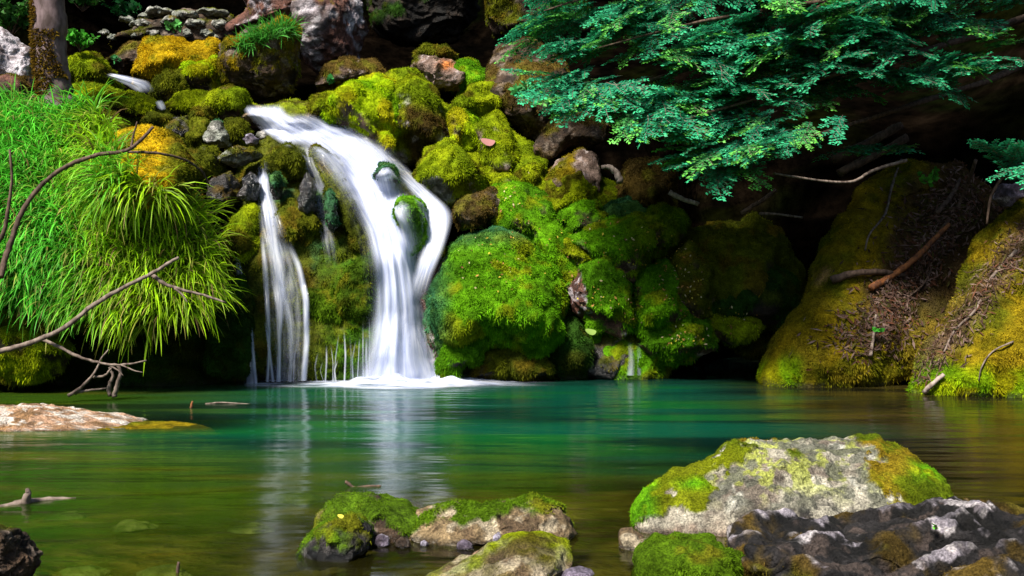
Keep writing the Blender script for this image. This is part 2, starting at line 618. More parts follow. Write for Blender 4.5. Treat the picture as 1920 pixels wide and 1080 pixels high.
def surf(px, py, bodies, default):
    d = Vector(((px - 960) / F, 1.0, -(py - 540) / F))
    L_ = d.length
    best = None
    for b in bodies:
        h = BODIES[b].ray_cast(Vector((0, 0, CAMZ)), d / L_)
        if h[0] is not None:
            if best is None or h[0].y < best:
                best = h[0].y
    return default if best is None else best


def tube(pts, rad, seg=7, wob=0.15, s=0):
    """tapered branch through world points; returns verts, quads"""
    pts = np.array(pts, float)
    rad = np.array(rad, float)
    # catmull resample
    P4 = np.vstack([2 * pts[0] - pts[1], pts, 2 * pts[-1] - pts[-2]])
    out = []; rr = []
    for i in range(len(pts) - 1):
        n = 5
        for k in range(n):
            t = k / n
            a, b, c, d = P4[i], P4[i + 1], P4[i + 2], P4[i + 3]
            out.append(0.5 * ((2 * b) + (c - a) * t + (2 * a - 5 * b + 4 * c - d) * t * t + (3 * b - a - 3 * c + d) * t ** 3))
            rr.append(rad[i] * (1 - t) + rad[i + 1] * t)
    out.append(pts[-1]); rr.append(rad[-1])
    out = np.array(out); rr = np.array(rr)
    out = out + rng.normal(0, 1, out.shape) * rr[:, None] * wob
    tg = np.gradient(out, axis=0)
    tg /= np.maximum(np.linalg.norm(tg, axis=1), 1e-9)[:, None]
    up = np.array([0.13, 0.95, 0.28])
    a = np.cross(tg, up); a /= np.maximum(np.linalg.norm(a, axis=1), 1e-9)[:, None]
    b = np.cross(tg, a)
    th = np.arange(seg) / seg * 2 * np.pi
    rj = rr[:, None] * (1 + wob * rng.normal(0, 1, (len(rr), seg)))
    V = out[:, None] + rj[:, :, None] * (np.cos(th)[None, :, None] * a[:, None] + np.sin(th)[None, :, None] * b[:, None])
    n = len(out)
    V = V.reshape(-1, 3)
    fs = []
    for i in range(n - 1):
        for j in range(seg):
            j2 = (j + 1) % seg
            fs.append((i * seg + j, i * seg + j2, (i + 1) * seg + j2, (i + 1) * seg + j))
    # caps: collapse ends
    V = np.vstack([V, out[:1], out[-1:]])
    for j in range(seg):
        j2 = (j + 1) % seg
        fs.append((len(V) - 2, j2, j, j))
        fs.append((len(V) - 1, (n - 1) * seg + j, (n - 1) * seg + j2, (n - 1) * seg + j2))
    return V, fs


def tube_obj(name, specs, mat, parent=None, wob=0.15, seg=7):
    bm = bmesh.new()
    for pts, rad in specs:
        V, fs = tube(pts, rad, seg, wob)
        vs = [bm.verts.new(x) for x in V]
        for q in fs:
            try:
                bm.faces.new([vs[i] for i in dict.fromkeys(q)])
            except ValueError:
                pass
    org = np.array(parent['_o']) if parent is not None else np.array(specs[0][0][0], float)
    for v in bm.verts:
        v.co -= Vector(org)
    for fc in bm.faces:
        fc.smooth = True
    me = bpy.data.meshes.new(name)
    bm.to_mesh(me); bm.free()
    me.materials.append(mat)
    o = bpy.data.objects.new(name, me)
    COL.objects.link(o)
    if parent is not None:
        o.parent = parent
    else:
        o.location = org
        o['_o'] = [float(x) for x in org]
    return o


def pxline(pts, Y, r):
    """pixel polyline with depth(s) and radius(px)"""
    n = len(pts)
    Ys = np.full(n, Y) if np.isscalar(Y) else np.array(Y)
    r = np.linspace(r[0], r[1], n) if len(r) == 2 else np.array(r)
    return [P(p[0], p[1], y) for p, y in zip(pts, Ys)], [a / F * y for a, y in zip(r, Ys)]


# ------------------------------------------------------------------ pool bed, water, hillside (the setting)
def bed_z(x, y):
    p = np.stack([x, y, np.zeros_like(x)], 1)
    z = -0.10 - 0.16 * sstep(3.0, 6.0, y) - 1.1 * sstep(6.2, 8.6, y + 0.35 * np.abs(x - 0.3) * -0.2) * sstep(-4.6, -2.6, x)
    z = z - 0.55 * sstep(6.0, 9.0, y)
    z = z + 0.05 * fbm(p, 0.8, 4, 3)
    # sloping up behind the camera: the near shore
    z = z + 1.2 * sstep(2.4, -3.0, y)
    z = z + 5 * sstep(8, 30, np.abs(x)) + 4 * sstep(-3, -60, y)
    return z


def grid(x0, x1, nx, y0, y1, ny):
    xs = np.linspace(x0, x1, nx); ys = np.linspace(y0, y1, ny)
    X, Y_ = np.meshgrid(xs, ys)
    i = np.arange(nx * ny).reshape(ny, nx)
    f = np.stack([i[:-1, :-1], i[:-1, 1:], i[1:, 1:], i[1:, :-1]], -1).reshape(-1, 4)
    return X.ravel(), Y_.ravel(), f


def nonuni(a, b, n, c, k):
    t = np.linspace(-1, 1, n)
    t = np.sign(t) * np.abs(t) ** k
    return np.where(t < 0, c + (c - a) * t, c + (b - c) * t)


xs = nonuni(-300, 300, 160, 0, 3.2); ys = nonuni(-300, 30, 220, 6.0, 2.6)
X, Y_ = np.meshgrid(xs, ys)
ii = np.arange(X.size).reshape(X.shape)
fq = np.stack([ii[:-1, :-1], ii[:-1, 1:], ii[1:, 1:], ii[1:, :-1]], -1).reshape(-1, 4)
X = X.ravel(); Y_ = Y_.ravel()
Z = bed_z(X, Y_)
Vb = np.stack([X, Y_, Z], 1)
t1 = sstep(-.3, .4, fbm(Vb, 2.2, 4, 91)); t2 = sstep(0, .5, fbm(Vb, 5, 4, 95))
cb = pal3([(0.050, 0.040, 0.010), (0.014, 0.011, 0.004), (0.11, 0.080, 0.025)], t1, t2)
o = mesh_np('ground', Vb, fq, M_EARTH, None, True, {'moss': t1 * 0, 'wet': t1 * 0 + 0.3}, cb, origin=np.zeros(3))
tag(o, kind='structure')

X, Y_, fq = grid(-14, 14, 260, 0.6, 14.5, 220)
Vw = np.stack([X, Y_, np.zeros_like(X)], 1)
dep = -bed_z(X, Y_)
near = np.exp(-np.maximum(dep - 0.20, 0) / 0.12)
# the submerged golden slab by the left bank keeps the water thin over it
slab = np.exp(-(((X + 2.55) / 0.75) ** 2 + ((Y_ - 7.35) / 0.50) ** 2) ** 2)
shallow = np.clip(np.maximum(near * 0.75, slab * 0.85), 0.02, 0.85)
ps = Vw * np.array([0.5, 2.6, 1])
b1 = sstep(-.4, .5, fbm(ps, 0.6, 3, 71)); b2 = sstep(0.0, .55, fbm(ps, 1.1, 3, 77))
teal = pal3([(0.0005, 0.060, 0.032), (0.0003, 0.018, 0.013), (0.0012, 0.078, 0.018)], b1, b2)
olive = pal3([(0.026, 0.066, 0.0015), (0.008, 0.020, 0.0006), (0.070, 0.076, 0.0015)], b1, b2)  # yellow green raised to carry the grass reflection in the water colour
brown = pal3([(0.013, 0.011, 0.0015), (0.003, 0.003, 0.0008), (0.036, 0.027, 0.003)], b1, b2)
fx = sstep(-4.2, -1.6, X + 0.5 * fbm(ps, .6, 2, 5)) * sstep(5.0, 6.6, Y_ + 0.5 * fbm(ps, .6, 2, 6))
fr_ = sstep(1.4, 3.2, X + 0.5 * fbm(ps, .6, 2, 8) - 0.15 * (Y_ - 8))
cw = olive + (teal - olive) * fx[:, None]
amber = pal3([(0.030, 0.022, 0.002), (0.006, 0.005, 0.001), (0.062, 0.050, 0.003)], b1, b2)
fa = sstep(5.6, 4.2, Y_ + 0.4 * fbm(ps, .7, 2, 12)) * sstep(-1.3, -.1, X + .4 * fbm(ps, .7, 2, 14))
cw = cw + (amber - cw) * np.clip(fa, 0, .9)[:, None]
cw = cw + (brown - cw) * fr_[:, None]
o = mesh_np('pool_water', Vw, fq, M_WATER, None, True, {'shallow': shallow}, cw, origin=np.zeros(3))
tag(o, kind='structure')

# hillside behind the boulders; unseen upper and side walls added to block sky light
prof = np.array([(11.35, -1.8), (11.45, 0.4), (12.0, 1.3), (12.9, 2.3), (13.8, 3.2), (15.2, 3.9), (17.2, 4.9), (18.6, 5.8), (19.0, 7.2),
                 (18.6, 9.0), (18.8, 12.0), (22.0, 16.0), (40.0, 22.0)])
tp = np.linspace(0, len(prof) - 1, 150)
py_ = np.interp(tp, range(len(prof)), prof[:, 0]); pz_ = np.interp(tp, range(len(prof)), prof[:, 1])
xs = nonuni(-90, 90, 240, 0, 2.2)
XX, TT = np.meshgrid(xs, np.arange(150))
YY = py_[TT]; ZZ = pz_[TT]
cave = np.exp(-((XX - 3.1) / 0.9) ** 2) * 2.6 * sstep(5.0, 2.2, ZZ)
topm = np.exp(-((XX + 1.0) / 2.2) ** 2) * sstep(3.0, 4.4, ZZ) * 1.0
fwd = sstep(5.5, 11.0, np.abs(XX)) * 8.0  # side walls pulled forward to cut the side sky light
YY = YY + cave + topm - fwd
Vh = np.stack([XX.ravel(), YY.ravel(), ZZ.ravel()], 1)
dsp = fbm(Vh, 0.7, 5, 201)[:, None] * np.array([0.1, 0.35, 0.22])
Vh = Vh + dsp
ii = np.arange(XX.size).reshape(XX.shape)
fq = np.stack([ii[:-1, :-1], ii[:-1, 1:], ii[1:, 1:], ii[1:, :-1]], -1).reshape(-1, 4)
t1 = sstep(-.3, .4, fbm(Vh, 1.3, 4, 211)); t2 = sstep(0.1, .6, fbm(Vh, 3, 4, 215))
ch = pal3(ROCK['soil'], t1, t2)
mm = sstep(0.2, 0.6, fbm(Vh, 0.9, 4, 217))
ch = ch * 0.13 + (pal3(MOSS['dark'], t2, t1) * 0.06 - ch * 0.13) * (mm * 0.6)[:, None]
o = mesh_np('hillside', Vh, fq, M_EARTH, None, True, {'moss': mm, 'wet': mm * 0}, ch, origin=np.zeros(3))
tag(o, kind='structure')

# ------------------------------------------------------------------ waterfall cliff
def cliff_col(px, py, q, mc, rc):
    k = sstep(0.15, 0.5, fbm(q, 3.0, 3, 5))
    tl = pal3(MOSS['teal'], sstep(-.3, .4, fbm(q, 5, 3, 9)), sstep(0, .5, fbm(q, 7, 3, 12)))
    near = np.exp(-((px - 525) / 45) ** 2) + np.exp(-((px - 610) / 30) ** 2) * (py < 520)
    mc = mc + (tl - mc) * np.clip(near * k, 0, 1)[:, None]
    gr = pal3(MOSS['green'], sstep(-.3, .4, fbm(q, 5, 3, 9)), sstep(0, .5, fbm(q, 7, 3, 12)))
    g = sstep(560, 660, px) * sstep(380, 520, py)
    mc = mc + (gr * 0.5 - mc) * g[:, None]
    return mc, rc


cliff = rock('waterfall_cliff', [(455, 722), (440, 640), (432, 560), (424, 420), (412, 340), (430, 285), (462, 225), (520, 200), (610, 205),
                                 (700, 255), (770, 320), (838, 395), (842, 470), (805, 540), (800, 620), (825, 722)],
             11.35, 0.72, 0.42, 'olive', 0.72, 'tall mossy rock face that the white waterfall runs down', 'wet', 7, 'cliff',
             rough=0.05, crag=0.05, lump=0.10, keep=True, wet=0.7, lump_sc=4.5, crag_sc=7, colfn=cliff_col, dens=5200, tsize=1.05, seed=77)
CL = [0]
COVER = [0.69]


def A(*a, **k):
    if a[1] > 8:
        k.setdefault('grow', 1.12); k.setdefault('under', 0.5); k.setdefault('rough', 0.075); k.setdefault('lump', 0.045)
    k.setdefault('keep', True)
    if a[1] > 8 and a[5] == 1.0:
        a = list(a); a[5] = COVER[0]
    return rock('mossy_boulder', *a, **k)


B_ = lambda *a, **k: rock('boulder', *a, **k)

# bumps that part the main stream
A([(735, 390), (752, 352), (785, 362), (800, 420), (790, 470), (762, 480)], 10.75, 0.30, 0.3, 'green', 0.9, 'green mossy bump showing between the two strands of the main fall', 'wet', 5, keep=True, wet=.5, grow=.92)
B_([(700, 330), (712, 306), (738, 312), (746, 340), (725, 348)], 10.98, 0.22, 0.3, 'teal', 0.6, 'small grey green stone washed by the main fall', 'wet', 5, keep=True, wet=.8)
A([(425, 440), (440, 400), (470, 385), (490, 420), (488, 470), (455, 490), (430, 480)], 10.75, .25, .3, 'yellow', 0.9, 'yellow green moss cushion left of the narrow cascade', 'wet', 5, keep=True)
A([(520, 400), (545, 375), (585, 385), (600, 430), (580, 455), (535, 450)], 10.72, .25, .3, 'olive', 0.9, 'moss cushion between narrow cascade and thin trickle', 'wet', 5, keep=True)
A([(505, 310), (515, 282), (545, 275), (568, 295), (565, 325), (530, 335)], 11.0, .28, .3, 'olive', 0.95, 'dark moss hump at the lip between the two thin streams', 'wet', 5, keep=True)
A([(575, 300), (590, 275), (620, 300), (650, 350), (680, 400), (700, 470), (690, 500), (650, 440), (610, 370)], 10.95, .28, .4, 'olive', 0.9, 'long dark moss ridge along left edge of the main fall', 'wet', 6, keep=True)
A([(630, 560), (650, 480), (690, 470), (706, 520), (704, 590), (670, 610), (640, 600)], 10.62, .25, .2, 'deep', 0.95, 'thick green moss curtain just left of main fall', 'wet', 6, keep=True, lump=.06)
A([(570, 590), (585, 540), (625, 535), (640, 580), (630, 615), (590, 620)], 10.62, .22, .2, 'deep', 0.9, 'hanging moss pad over the dripping row of water threads', 'wet', 5, keep=True)
rock('lip_rock', [(446, 226), (456, 198), (520, 191), (600, 192), (640, 215), (600, 240), (520, 246)], 12.2, .45, .8, 'yellow', .4, 'flat mossy rock under the sheet of water at the lip', 'sand', 6, 'rock', wet=.9, rough=.03, keep=True, facet=.3)
B_([(452, 372), (456, 335), (472, 322), (484, 345), (482, 375), (466, 382)], 10.78, .2, .2, 'teal', .12, 'glistening black wet stone left of narrow cascade', 'wet', 5, wet=1.6)
B_([(566, 400), (560, 345), (574, 318), (590, 345), (592, 392), (580, 410)], 10.66, .2, .2, 'teal', .15, 'glistening black wet stone behind the glassy trickle', 'wet', 5, wet=1.6)
B_([(612, 420), (606, 375), (616, 352), (630, 375), (634, 420), (624, 440)], 10.62, .18, .2, 'teal', .45, 'small teal wet stone right of the glassy trickle', 'wet', 5, wet=1.4)
B_([(508, 355), (510, 325), (522, 318), (530, 345), (524, 372), (514, 372)], 10.70, .18, .2, 'teal', .45, 'small teal wet stone right of narrow cascade top', 'wet', 5, wet=1.4)
NFALL = len(BODIES)

# ------------------------------------------------------------------ boulders right of the falls
def boulder1_col(px, py, q, mc, rc):
    tl = pal3(MOSS['teal'], sstep(-.3, .4, fbm(q, 5, 3, 9)), sstep(0, .5, fbm(q, 7, 3, 12)))
    k = np.clip(sstep(480, 435, py + (px - 880) * 0.15) + sstep(860, 815, px), 0, 1)
    return mc + (tl - mc) * k[:, None], rc


def boulder1_moss(px, py, m, q):
    return m - 0.9 * np.exp(-(((px - 868) - (470 - py) * 0.4) / 9) ** 2 - ((py - 475) / 26) ** 2)


A([(815, 520), (850, 440), (960, 400), (1080, 420), (1180, 430), (1290, 440), (1330, 540), (1320, 640), (1220, 706), (1050, 712), (900, 712), (822, 700)], 11.75, .50, .62, 'green', .8,
  'broad mossy slope lying behind and between the green boulders', 'wet', 7, lump=.08, rough=.10, under=.1, grow=1.0, facet=.3)
A([(760, 330), (800, 250), (880, 190), (990, 270), (1100, 330), (1200, 380), (1180, 430), (1060, 440), (940, 430), (840, 400)], 12.5, .45, .75, 'yellow', .8,
  'yellowish mossy slope between the upper boulders right of the main fall', 'brown', 7, lump=.08, rough=.10, under=.1, grow=1.0, facet=.3)
rock('mossy_boulder', [(818, 590), (832, 510), (850, 455), (890, 430), (940, 428), (990, 462), (1035, 515), (1060, 575), (1055, 630), (1010, 655), (930, 665),
                       (860, 670), (820, 650)], 10.75, .66, .45, 'green', .95, 'biggest round green boulder beside the foot of the main fall', 'sand', 7,
     colfn=boulder1_col, mossfn=boulder1_moss, lump=.07, keep=True, rough=.08, dens=6000, under=.9, facet=.6)
R1B = len(BODIES) - 1
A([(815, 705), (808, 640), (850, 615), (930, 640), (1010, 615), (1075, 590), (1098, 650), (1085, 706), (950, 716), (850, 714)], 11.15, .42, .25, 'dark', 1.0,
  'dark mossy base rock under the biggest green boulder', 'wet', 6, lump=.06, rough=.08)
A([(885, 712), (900, 660), (950, 645), (1010, 670), (1030, 705), (960, 716)], 10.65, .25, .3, 'olive', 1.0, 'low olive moss cushion at waterline right of the foam', 'wet', 6, lump=.05)
A([(828, 690), (835, 640), (870, 610), (918, 618), (920, 640), (880, 670), (850, 700)], 10.55, .22, .3, 'green', 1.0, 'bright green moss shelf low beside foot of the main fall', 'wet', 6)
B_([(772, 560), (800, 510), (845, 470), (862, 520), (835, 575), (828, 650), (826, 700), (806, 690), (790, 620)], 11.05, .32, .3, 'teal', 0.35,
   'wet reddish stone streaked by spray right of main fall', 'red', 6, wet=.9, lich=.15)
A([(812, 560), (822, 540), (858, 545), (866, 570), (840, 588), (815, 585)], 10.5, .15, .3, 'teal', 1.0, 'small pale teal moss pad on the spray wet stone', 'wet', 5)

A([(920, 362), (955, 348), (1020, 378), (1048, 430), (1088, 490), (1068, 520), (1025, 500), (975, 445), (930, 415)], 11.35, .42, .6, 'green', 1.0,
  'long bright green ridge sloping down behind the biggest boulder', 'brown', 6, lump=.05, rough=.06)
B_([(845, 400), (875, 362), (920, 348), (945, 375), (938, 410), (890, 432), (855, 430)], 11.3, .36, .4, 'brown', 0.55, 'dark wet brown boulder where the right strand turns', 'brown', 6, wet=.6)
A([(782, 345), (798, 285), (835, 266), (890, 298), (920, 335), (905, 368), (850, 388), (800, 385)], 11.85, .45, .45, 'yellow', 1.0,
  'yellow green mossy boulder directly right of the main fall', 'grey', 6, lump=.05, rough=.07)


def b5_col(px, py, q, mc, rc):
    br = pal3(MOSS['brown'], sstep(-.3, .4, fbm(q, 6, 3, 9)), sstep(0, .5, fbm(q, 7, 3, 12)))
    k = sstep(735, 765, px + 20 * fbm(q, 3, 2, 4)) * sstep(175, 205, py - (px - 760) * 0.35)
    return mc + (br * 0.7 - mc) * k[:, None], rc  # right flank browned and darkened: its shade is put into the moss colour


A([(690, 215), (705, 165), (728, 122), (760, 113), (800, 148), (842, 200), (872, 250), (862, 300), (800, 318), (735, 308), (695, 260)], 12.45, .62, .40, 'yellow', 1.0,
  'large peaked boulder with yellow top above the main fall', 'white', 7, colfn=b5_col, lump=.06, rough=.07, crag=.05)
A([(600, 205), (612, 180), (650, 163), (700, 142), (738, 150), (752, 225), (722, 282), (690, 268), (640, 228)], 12.15, .42, .5, 'lime', 1.0,
  'brightest yellow lime moss slope beside top of main fall', 'brown', 6, rough=.08, lump=.05)
A([(585, 205), (592, 182), (620, 178), (648, 200), (655, 226), (620, 222)], 11.95, .25, .3, 'yellow', 1.0, 'small round moss mound at right end of the fall lip', 'brown', 5)


def pink_col(px, py, q, mc, rc):
    k = np.exp(-((px - 838) / 16) ** 2 - ((py - 122) / 9) ** 2)
    return mc, rc + (np.array([0.5, 0.16, 0.03]) - rc) * k[:, None]


B_([(762, 120), (780, 104), (812, 100), (850, 112), (885, 145), (868, 178), (810, 176), (780, 150)], 13.2, .45, .3, 'olive', 0.22, 'pinkish bare boulder with a rust orange patch', 'pink', 6, colfn=pink_col, crag=.06)
A([(780, 100), (800, 86), (835, 88), (855, 102), (830, 112)], 13.7, .3, .3, 'olive', 0.95, 'small olive mound behind the pinkish boulder', 'brown', 5)
A([(835, 112), (880, 104), (922, 148), (920, 190), (875, 200), (848, 165)], 13.3, .35, .6, 'green', 1.0, 'green moss slope right of the pinkish boulder', 'brown', 6)
A([(850, 198), (880, 166), (925, 150), (940, 192), (908, 232), (866, 220)], 12.65, .35, .4, 'yellow', .95, 'olive yellow mound with pale spot below green slope', 'pink', 6)
A([(838, 216), (868, 206), (908, 244), (905, 274), (852, 272)], 12.35, .3, .6, 'lime', 1.0, 'lime green moss tongue right of the peaked boulder', 'brown', 5)
A([(898, 236), (928, 214), (955, 248), (970, 300), (962, 338), (925, 344), (905, 312)], 12.2, .34, .4, 'yellow', 1.0, 'mossy stone carrying one fallen pink leaf', 'pink', 6, keep=True)
LEAFROCK = len(BODIES) - 1
B_([(905, 130), (925, 82), (1010, 76), (1062, 130), (1090, 220), (1065, 282), (1010, 300), (985, 268), (950, 222), (918, 178)], 12.85, .55, .25, 'brown', 0.42,
   'tall brown rock half behind the evergreen foliage', 'brown', 7, crag=.07, lich=.1, rough=.06)
B_([(998, 275), (1030, 225), (1090, 200), (1145, 230), (1135, 268), (1062, 276), (1020, 304)], 12.35, .38, .35, 'brown', .5, 'sloping brown boulder below the tall brown rock', 'brown', 6, crag=.05)
B_([(1002, 348), (1038, 300), (1095, 272), (1128, 300), (1122, 360), (1065, 374), (1018, 384)], 12.0, .38, .35, 'ochre', .35, 'brown boulder with pale pink worn top near the foliage', 'pink', 6, crag=.05)
A([(1016, 388), (1056, 332), (1090, 312), (1114, 350), (1108, 398), (1062, 416), (1020, 408)], 11.7, .34, .5, 'yellow', .9, 'steep olive green stone leaning on the pink topped boulder', 'brown', 6)
A([(962, 335), (988, 290), (1018, 304), (1022, 348), (992, 368), (965, 362)], 12.0, .3, .4, 'yellow', 1.0, 'narrow yellow moss stone right of the pink leaf stone', 'brown', 5)
A([(925, 340), (960, 332), (1005, 362), (1020, 400), (985, 405), (945, 365)], 11.75, .3, .6, 'yellow', 1.0, 'yellowish moss saddle above the long green ridge', 'brown', 5)
A([(1160, 345), (1188, 302), (1232, 290), (1262, 330), (1258, 392), (1212, 408), (1168, 390)], 11.9, .42, .3, 'brown', .85, 'shaggy brown moss boulder below the foliage', 'pink', 6, crag=.06)
A([(1046, 405), (1072, 378), (1115, 378), (1145, 408), (1128, 436), (1064, 436)], 11.5, .34, .5, 'green', 1.0, 'rounded green cushion above the big sloping moss bank', 'brown', 6, lump=.05)
A([(1122, 402), (1140, 378), (1180, 372), (1210, 398), (1180, 415), (1140, 418)], 11.65, .3, .6, 'teal', 1.0, 'blue green moss patch under the shaggy brown boulder', 'brown', 5)


def b18_col(px, py, q, mc, rc):
    yl = pal3(MOSS['yellow'], sstep(-.3, .4, fbm(q, 6, 3, 9)), sstep(0, .5, fbm(q, 7, 3, 12)))
    k = sstep(1140, 1200, px + 30 * fbm(q, 2, 2, 4)) * 0.7
    return mc + (yl * .6 - mc) * k[:, None], rc


A([(1078, 450), (1130, 415), (1200, 402), (1252, 388), (1290, 412), (1275, 450), (1218, 478), (1190, 522), (1145, 505), (1105, 480)], 11.2, .42, .65, 'green', 1.0,
  'broad sloping moss bank of mixed green and olive', 'brown', 7, colfn=b18_col, lump=.06, rough=.07)
A([(1028, 458), (1052, 435), (1090, 452), (1108, 490), (1078, 508), (1042, 492)], 11.15, .3, .5, 'yellow', 1.0, 'small yellow green hump beside the long ridge', 'brown', 5)


def b20_moss(px, py, m, q):
    return m - 1.2 * np.exp(-((px - 1082) / 16) ** 2 - ((py - 545) / 30) ** 2)


A([(1062, 545), (1085, 503), (1135, 493), (1172, 540), (1180, 592), (1155, 628), (1110, 620), (1078, 590)], 10.9, .42, .3, 'green', 1.0,
  'egg shaped green boulder with a bare brown left shoulder', 'red', 6, mossfn=b20_moss, lump=.05, keep=True)
A([(1188, 570), (1204, 515), (1250, 493), (1280, 530), (1275, 592), (1238, 625), (1200, 612)], 10.95, .40, .3, 'green', 1.0, 'upright green boulder right of the leaf dotted runnel', 'brown', 6, lump=.05)
A([(1250, 510), (1290, 440), (1340, 395), (1420, 400), (1475, 450), (1485, 560), (1440, 612), (1350, 625), (1275, 595)], 11.55, .55, .35, 'olive', 1.0,
  'large shadowy olive mound under the overhanging foliage', 'soil', 7, lump=.09, rough=.1)
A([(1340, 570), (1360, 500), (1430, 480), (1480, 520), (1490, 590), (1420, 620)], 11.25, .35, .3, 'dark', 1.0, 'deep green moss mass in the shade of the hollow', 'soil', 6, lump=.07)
A([(1212, 650), (1235, 605), (1290, 575), (1332, 600), (1338, 660), (1285, 682), (1232, 680)], 10.85, .38, .3, 'green', 1.0, 'shaggy green shelf hanging above the water beside runnel', 'brown', 6, lump=.06)
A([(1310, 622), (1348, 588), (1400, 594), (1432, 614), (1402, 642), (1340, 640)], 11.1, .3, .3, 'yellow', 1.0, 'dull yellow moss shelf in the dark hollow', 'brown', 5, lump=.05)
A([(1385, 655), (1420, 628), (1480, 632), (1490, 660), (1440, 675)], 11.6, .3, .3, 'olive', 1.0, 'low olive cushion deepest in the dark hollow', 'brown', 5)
A([(1270, 500), (1300, 460), (1330, 500), (1330, 590), (1300, 610), (1272, 570)], 11.0, .3, .3, 'olive', 1.0, 'leaf flecked olive slope right of upright green boulder', 'brown', 6, lump=.06)
A([(1040, 610), (1085, 590), (1110, 640), (1098, 700), (1050, 708), (1030, 660)], 10.95, .3, .3, 'dark', .95, 'dark green stone left of the small runnels at waterline', 'wet', 5)
B_([(1085, 640), (1130, 610), (1185, 600), (1225, 640), (1218, 706), (1140, 712), (1090, 708)], 11.15, .35, .3, 'olive', .3, 'dark wet stone between the two small runnels', 'wet', 6, wet=.9, keep=True)
RUN = len(BODIES) - 1

# ------------------------------------------------------------------ terrace stones left of the lip
A([(125, 160), (138, 108), (165, 95), (202, 128), (215, 155), (172, 172)], 12.6, .4, .5, 'yellow', 1.0, 'yellow moss mound just right of the tree trunk', 'brown', 6)
A([(118, 200), (140, 150), (190, 160), (245, 172), (285, 196), (275, 225), (205, 228), (150, 228)], 11.7, .42, .5, 'yellow', 1.0, 'long yellow moss hummock above the grass bank', 'brown', 6, lump=.06, rough=.08)
A([(268, 145), (285, 92), (330, 76), (405, 82), (412, 120), (382, 148), (310, 158)], 13.6, .5, .7, 'gold', .95, 'golden moss slope below the stony scree', 'brown', 6, rough=.06)
A([(325, 158), (348, 125), (396, 106), (414, 140), (404, 172), (362, 180)], 12.9, .35, .4, 'lime', 1.0, 'vivid lime moss knob left of the brown boulder', 'brown', 6, lump=.05)
A([(285, 178), (300, 142), (335, 132), (352, 165), (340, 190), (300, 192)], 12.65, .3, .4, 'olive', 1.0, 'dull olive stone left of the vivid lime knob', 'brown', 5)
A([(302, 208), (320, 178), (360, 170), (394, 180), (388, 212), (340, 220)], 12.3, .32, .4, 'yellow', .85, 'flat mossy stone in front of the lime knob', 'pink', 5)
A([(376, 205), (392, 172), (428, 162), (459, 180), (456, 212), (420, 222)], 12.1, .34, .4, 'yellow', 1.0, 'smooth round yellow moss stone beside lip of main fall', 'brown', 6)
A([(228, 232), (250, 205), (300, 200), (330, 222), (318, 252), (260, 255)], 11.75, .3, .5, 'olive', 1.0, 'dark olive hump behind the golden mound', 'brown', 5)
A([(352, 222), (370, 203), (396, 206), (404, 226), (380, 234)], 11.9, .2, .4, 'olive', 1.0, 'small dark cushion between round stone and grey stone', 'brown', 5)
B_([(384, 262), (392, 236), (414, 230), (436, 254), (428, 276), (396, 276)], 11.55, .24, .3, 'teal', .3, 'pale grey green stone on the wet terrace', 'grey', 5, wet=.4)
A([(352, 258), (362, 224), (388, 226), (398, 262), (384, 282), (358, 280)], 11.65, .24, .3, 'olive', .9, 'moss stone touching the pale grey green stone', 'wet', 5)
B_([(312, 252), (322, 222), (350, 216), (364, 246), (352, 274), (326, 276)], 11.7, .26, .3, 'olive', .4, 'blackish wet stone on the terrace left side', 'wet', 5, wet=.9)
A([(418, 250), (428, 222), (456, 224), (468, 250), (456, 272), (430, 272)], 11.7, .24, .3, 'olive', .9, 'moss capped brown stone below the fall lip', 'brown', 5)
A([(330, 322), (345, 285), (386, 275), (408, 302), (402, 345), (360, 352)], 11.0, .34, .3, 'olive', 1.0, 'dark moss boulder right of the golden mound', 'wet', 6)
B_([(385, 372), (398, 330), (425, 320), (446, 345), (438, 385), (405, 395)], 10.85, .3, .3, 'brown', .5, 'wet brown stone at left edge of the cliff', 'wet', 5, wet=.8)
B_([(404, 300), (430, 280), (472, 274), (492, 288), (470, 302), (430, 312)], 11.1, .3, .6, 'olive', .35, 'flat wet slab on the lip left of the narrow cascade', 'grey', 5, wet=.7)
A([(272, 285), (290, 255), (330, 262), (345, 300), (330, 330), (290, 320)], 10.9, .3, .4, 'olive', 1.0, 'olive stone tucked behind the golden mound', 'brown', 5)
A([(320, 350), (345, 335), (370, 370), (385, 410), (360, 420), (335, 390)], 10.6, .25, .4, 'olive', 1.0, 'low moss stone between grass and cliff', 'brown', 5)
for (px, py, r, rk, lab) in [(442, 281, 11, 'white', 'small white pebble lying on the wet lip slab'),
                             (470, 262, 15, 'purple', 'violet grey cobble under the fall lip'),
                             (495, 255, 17, 'grey', 'rounded cobble awash below the white lip water'),
                             (402, 356, 9, 'salmon', 'small orange pebble at left edge of the cliff')]:
    Yp = surf(px, py, list(range(NFALL)), 11.2) + .02
    rock('pebble', [(px - r, py), (px - r * .6, py - r * .6), (px + r * .3, py - r * .7), (px + r, py - r * .1), (px + r * .6, py + r * .6), (px - r * .5, py + r * .6)],
         Yp, r / F * Yp, .2, 'olive', 0.02, lab, rk, 4, 'pebble', tuft=0, wet=.5)

# ------------------------------------------------------------------ upper rocks
B_([(402, 135), (412, 95), (468, 62), (540, 42), (562, 72), (568, 130), (545, 172), (505, 192), (450, 190), (414, 168)], 13.0, .65, .05, 'ochre', .42,
   'big mottled brown boulder standing above the fall lip', 'brown', 7, crag=.05, rough=.07, lich=.1, keep=True)
UBR = len(BODIES) - 1


def red_col(px, py, q, mc, rc):
    k = sstep(0.15, .5, fbm(q, 2.2, 4, 3)) * 0.9
    wh = pal3(ROCK['white'], sstep(-.3, .4, fbm(q, 5, 3, 9)), sstep(0, .5, fbm(q, 9, 3, 12)))
    return mc, rc + (wh * 0.75 - rc) * k[:, None]


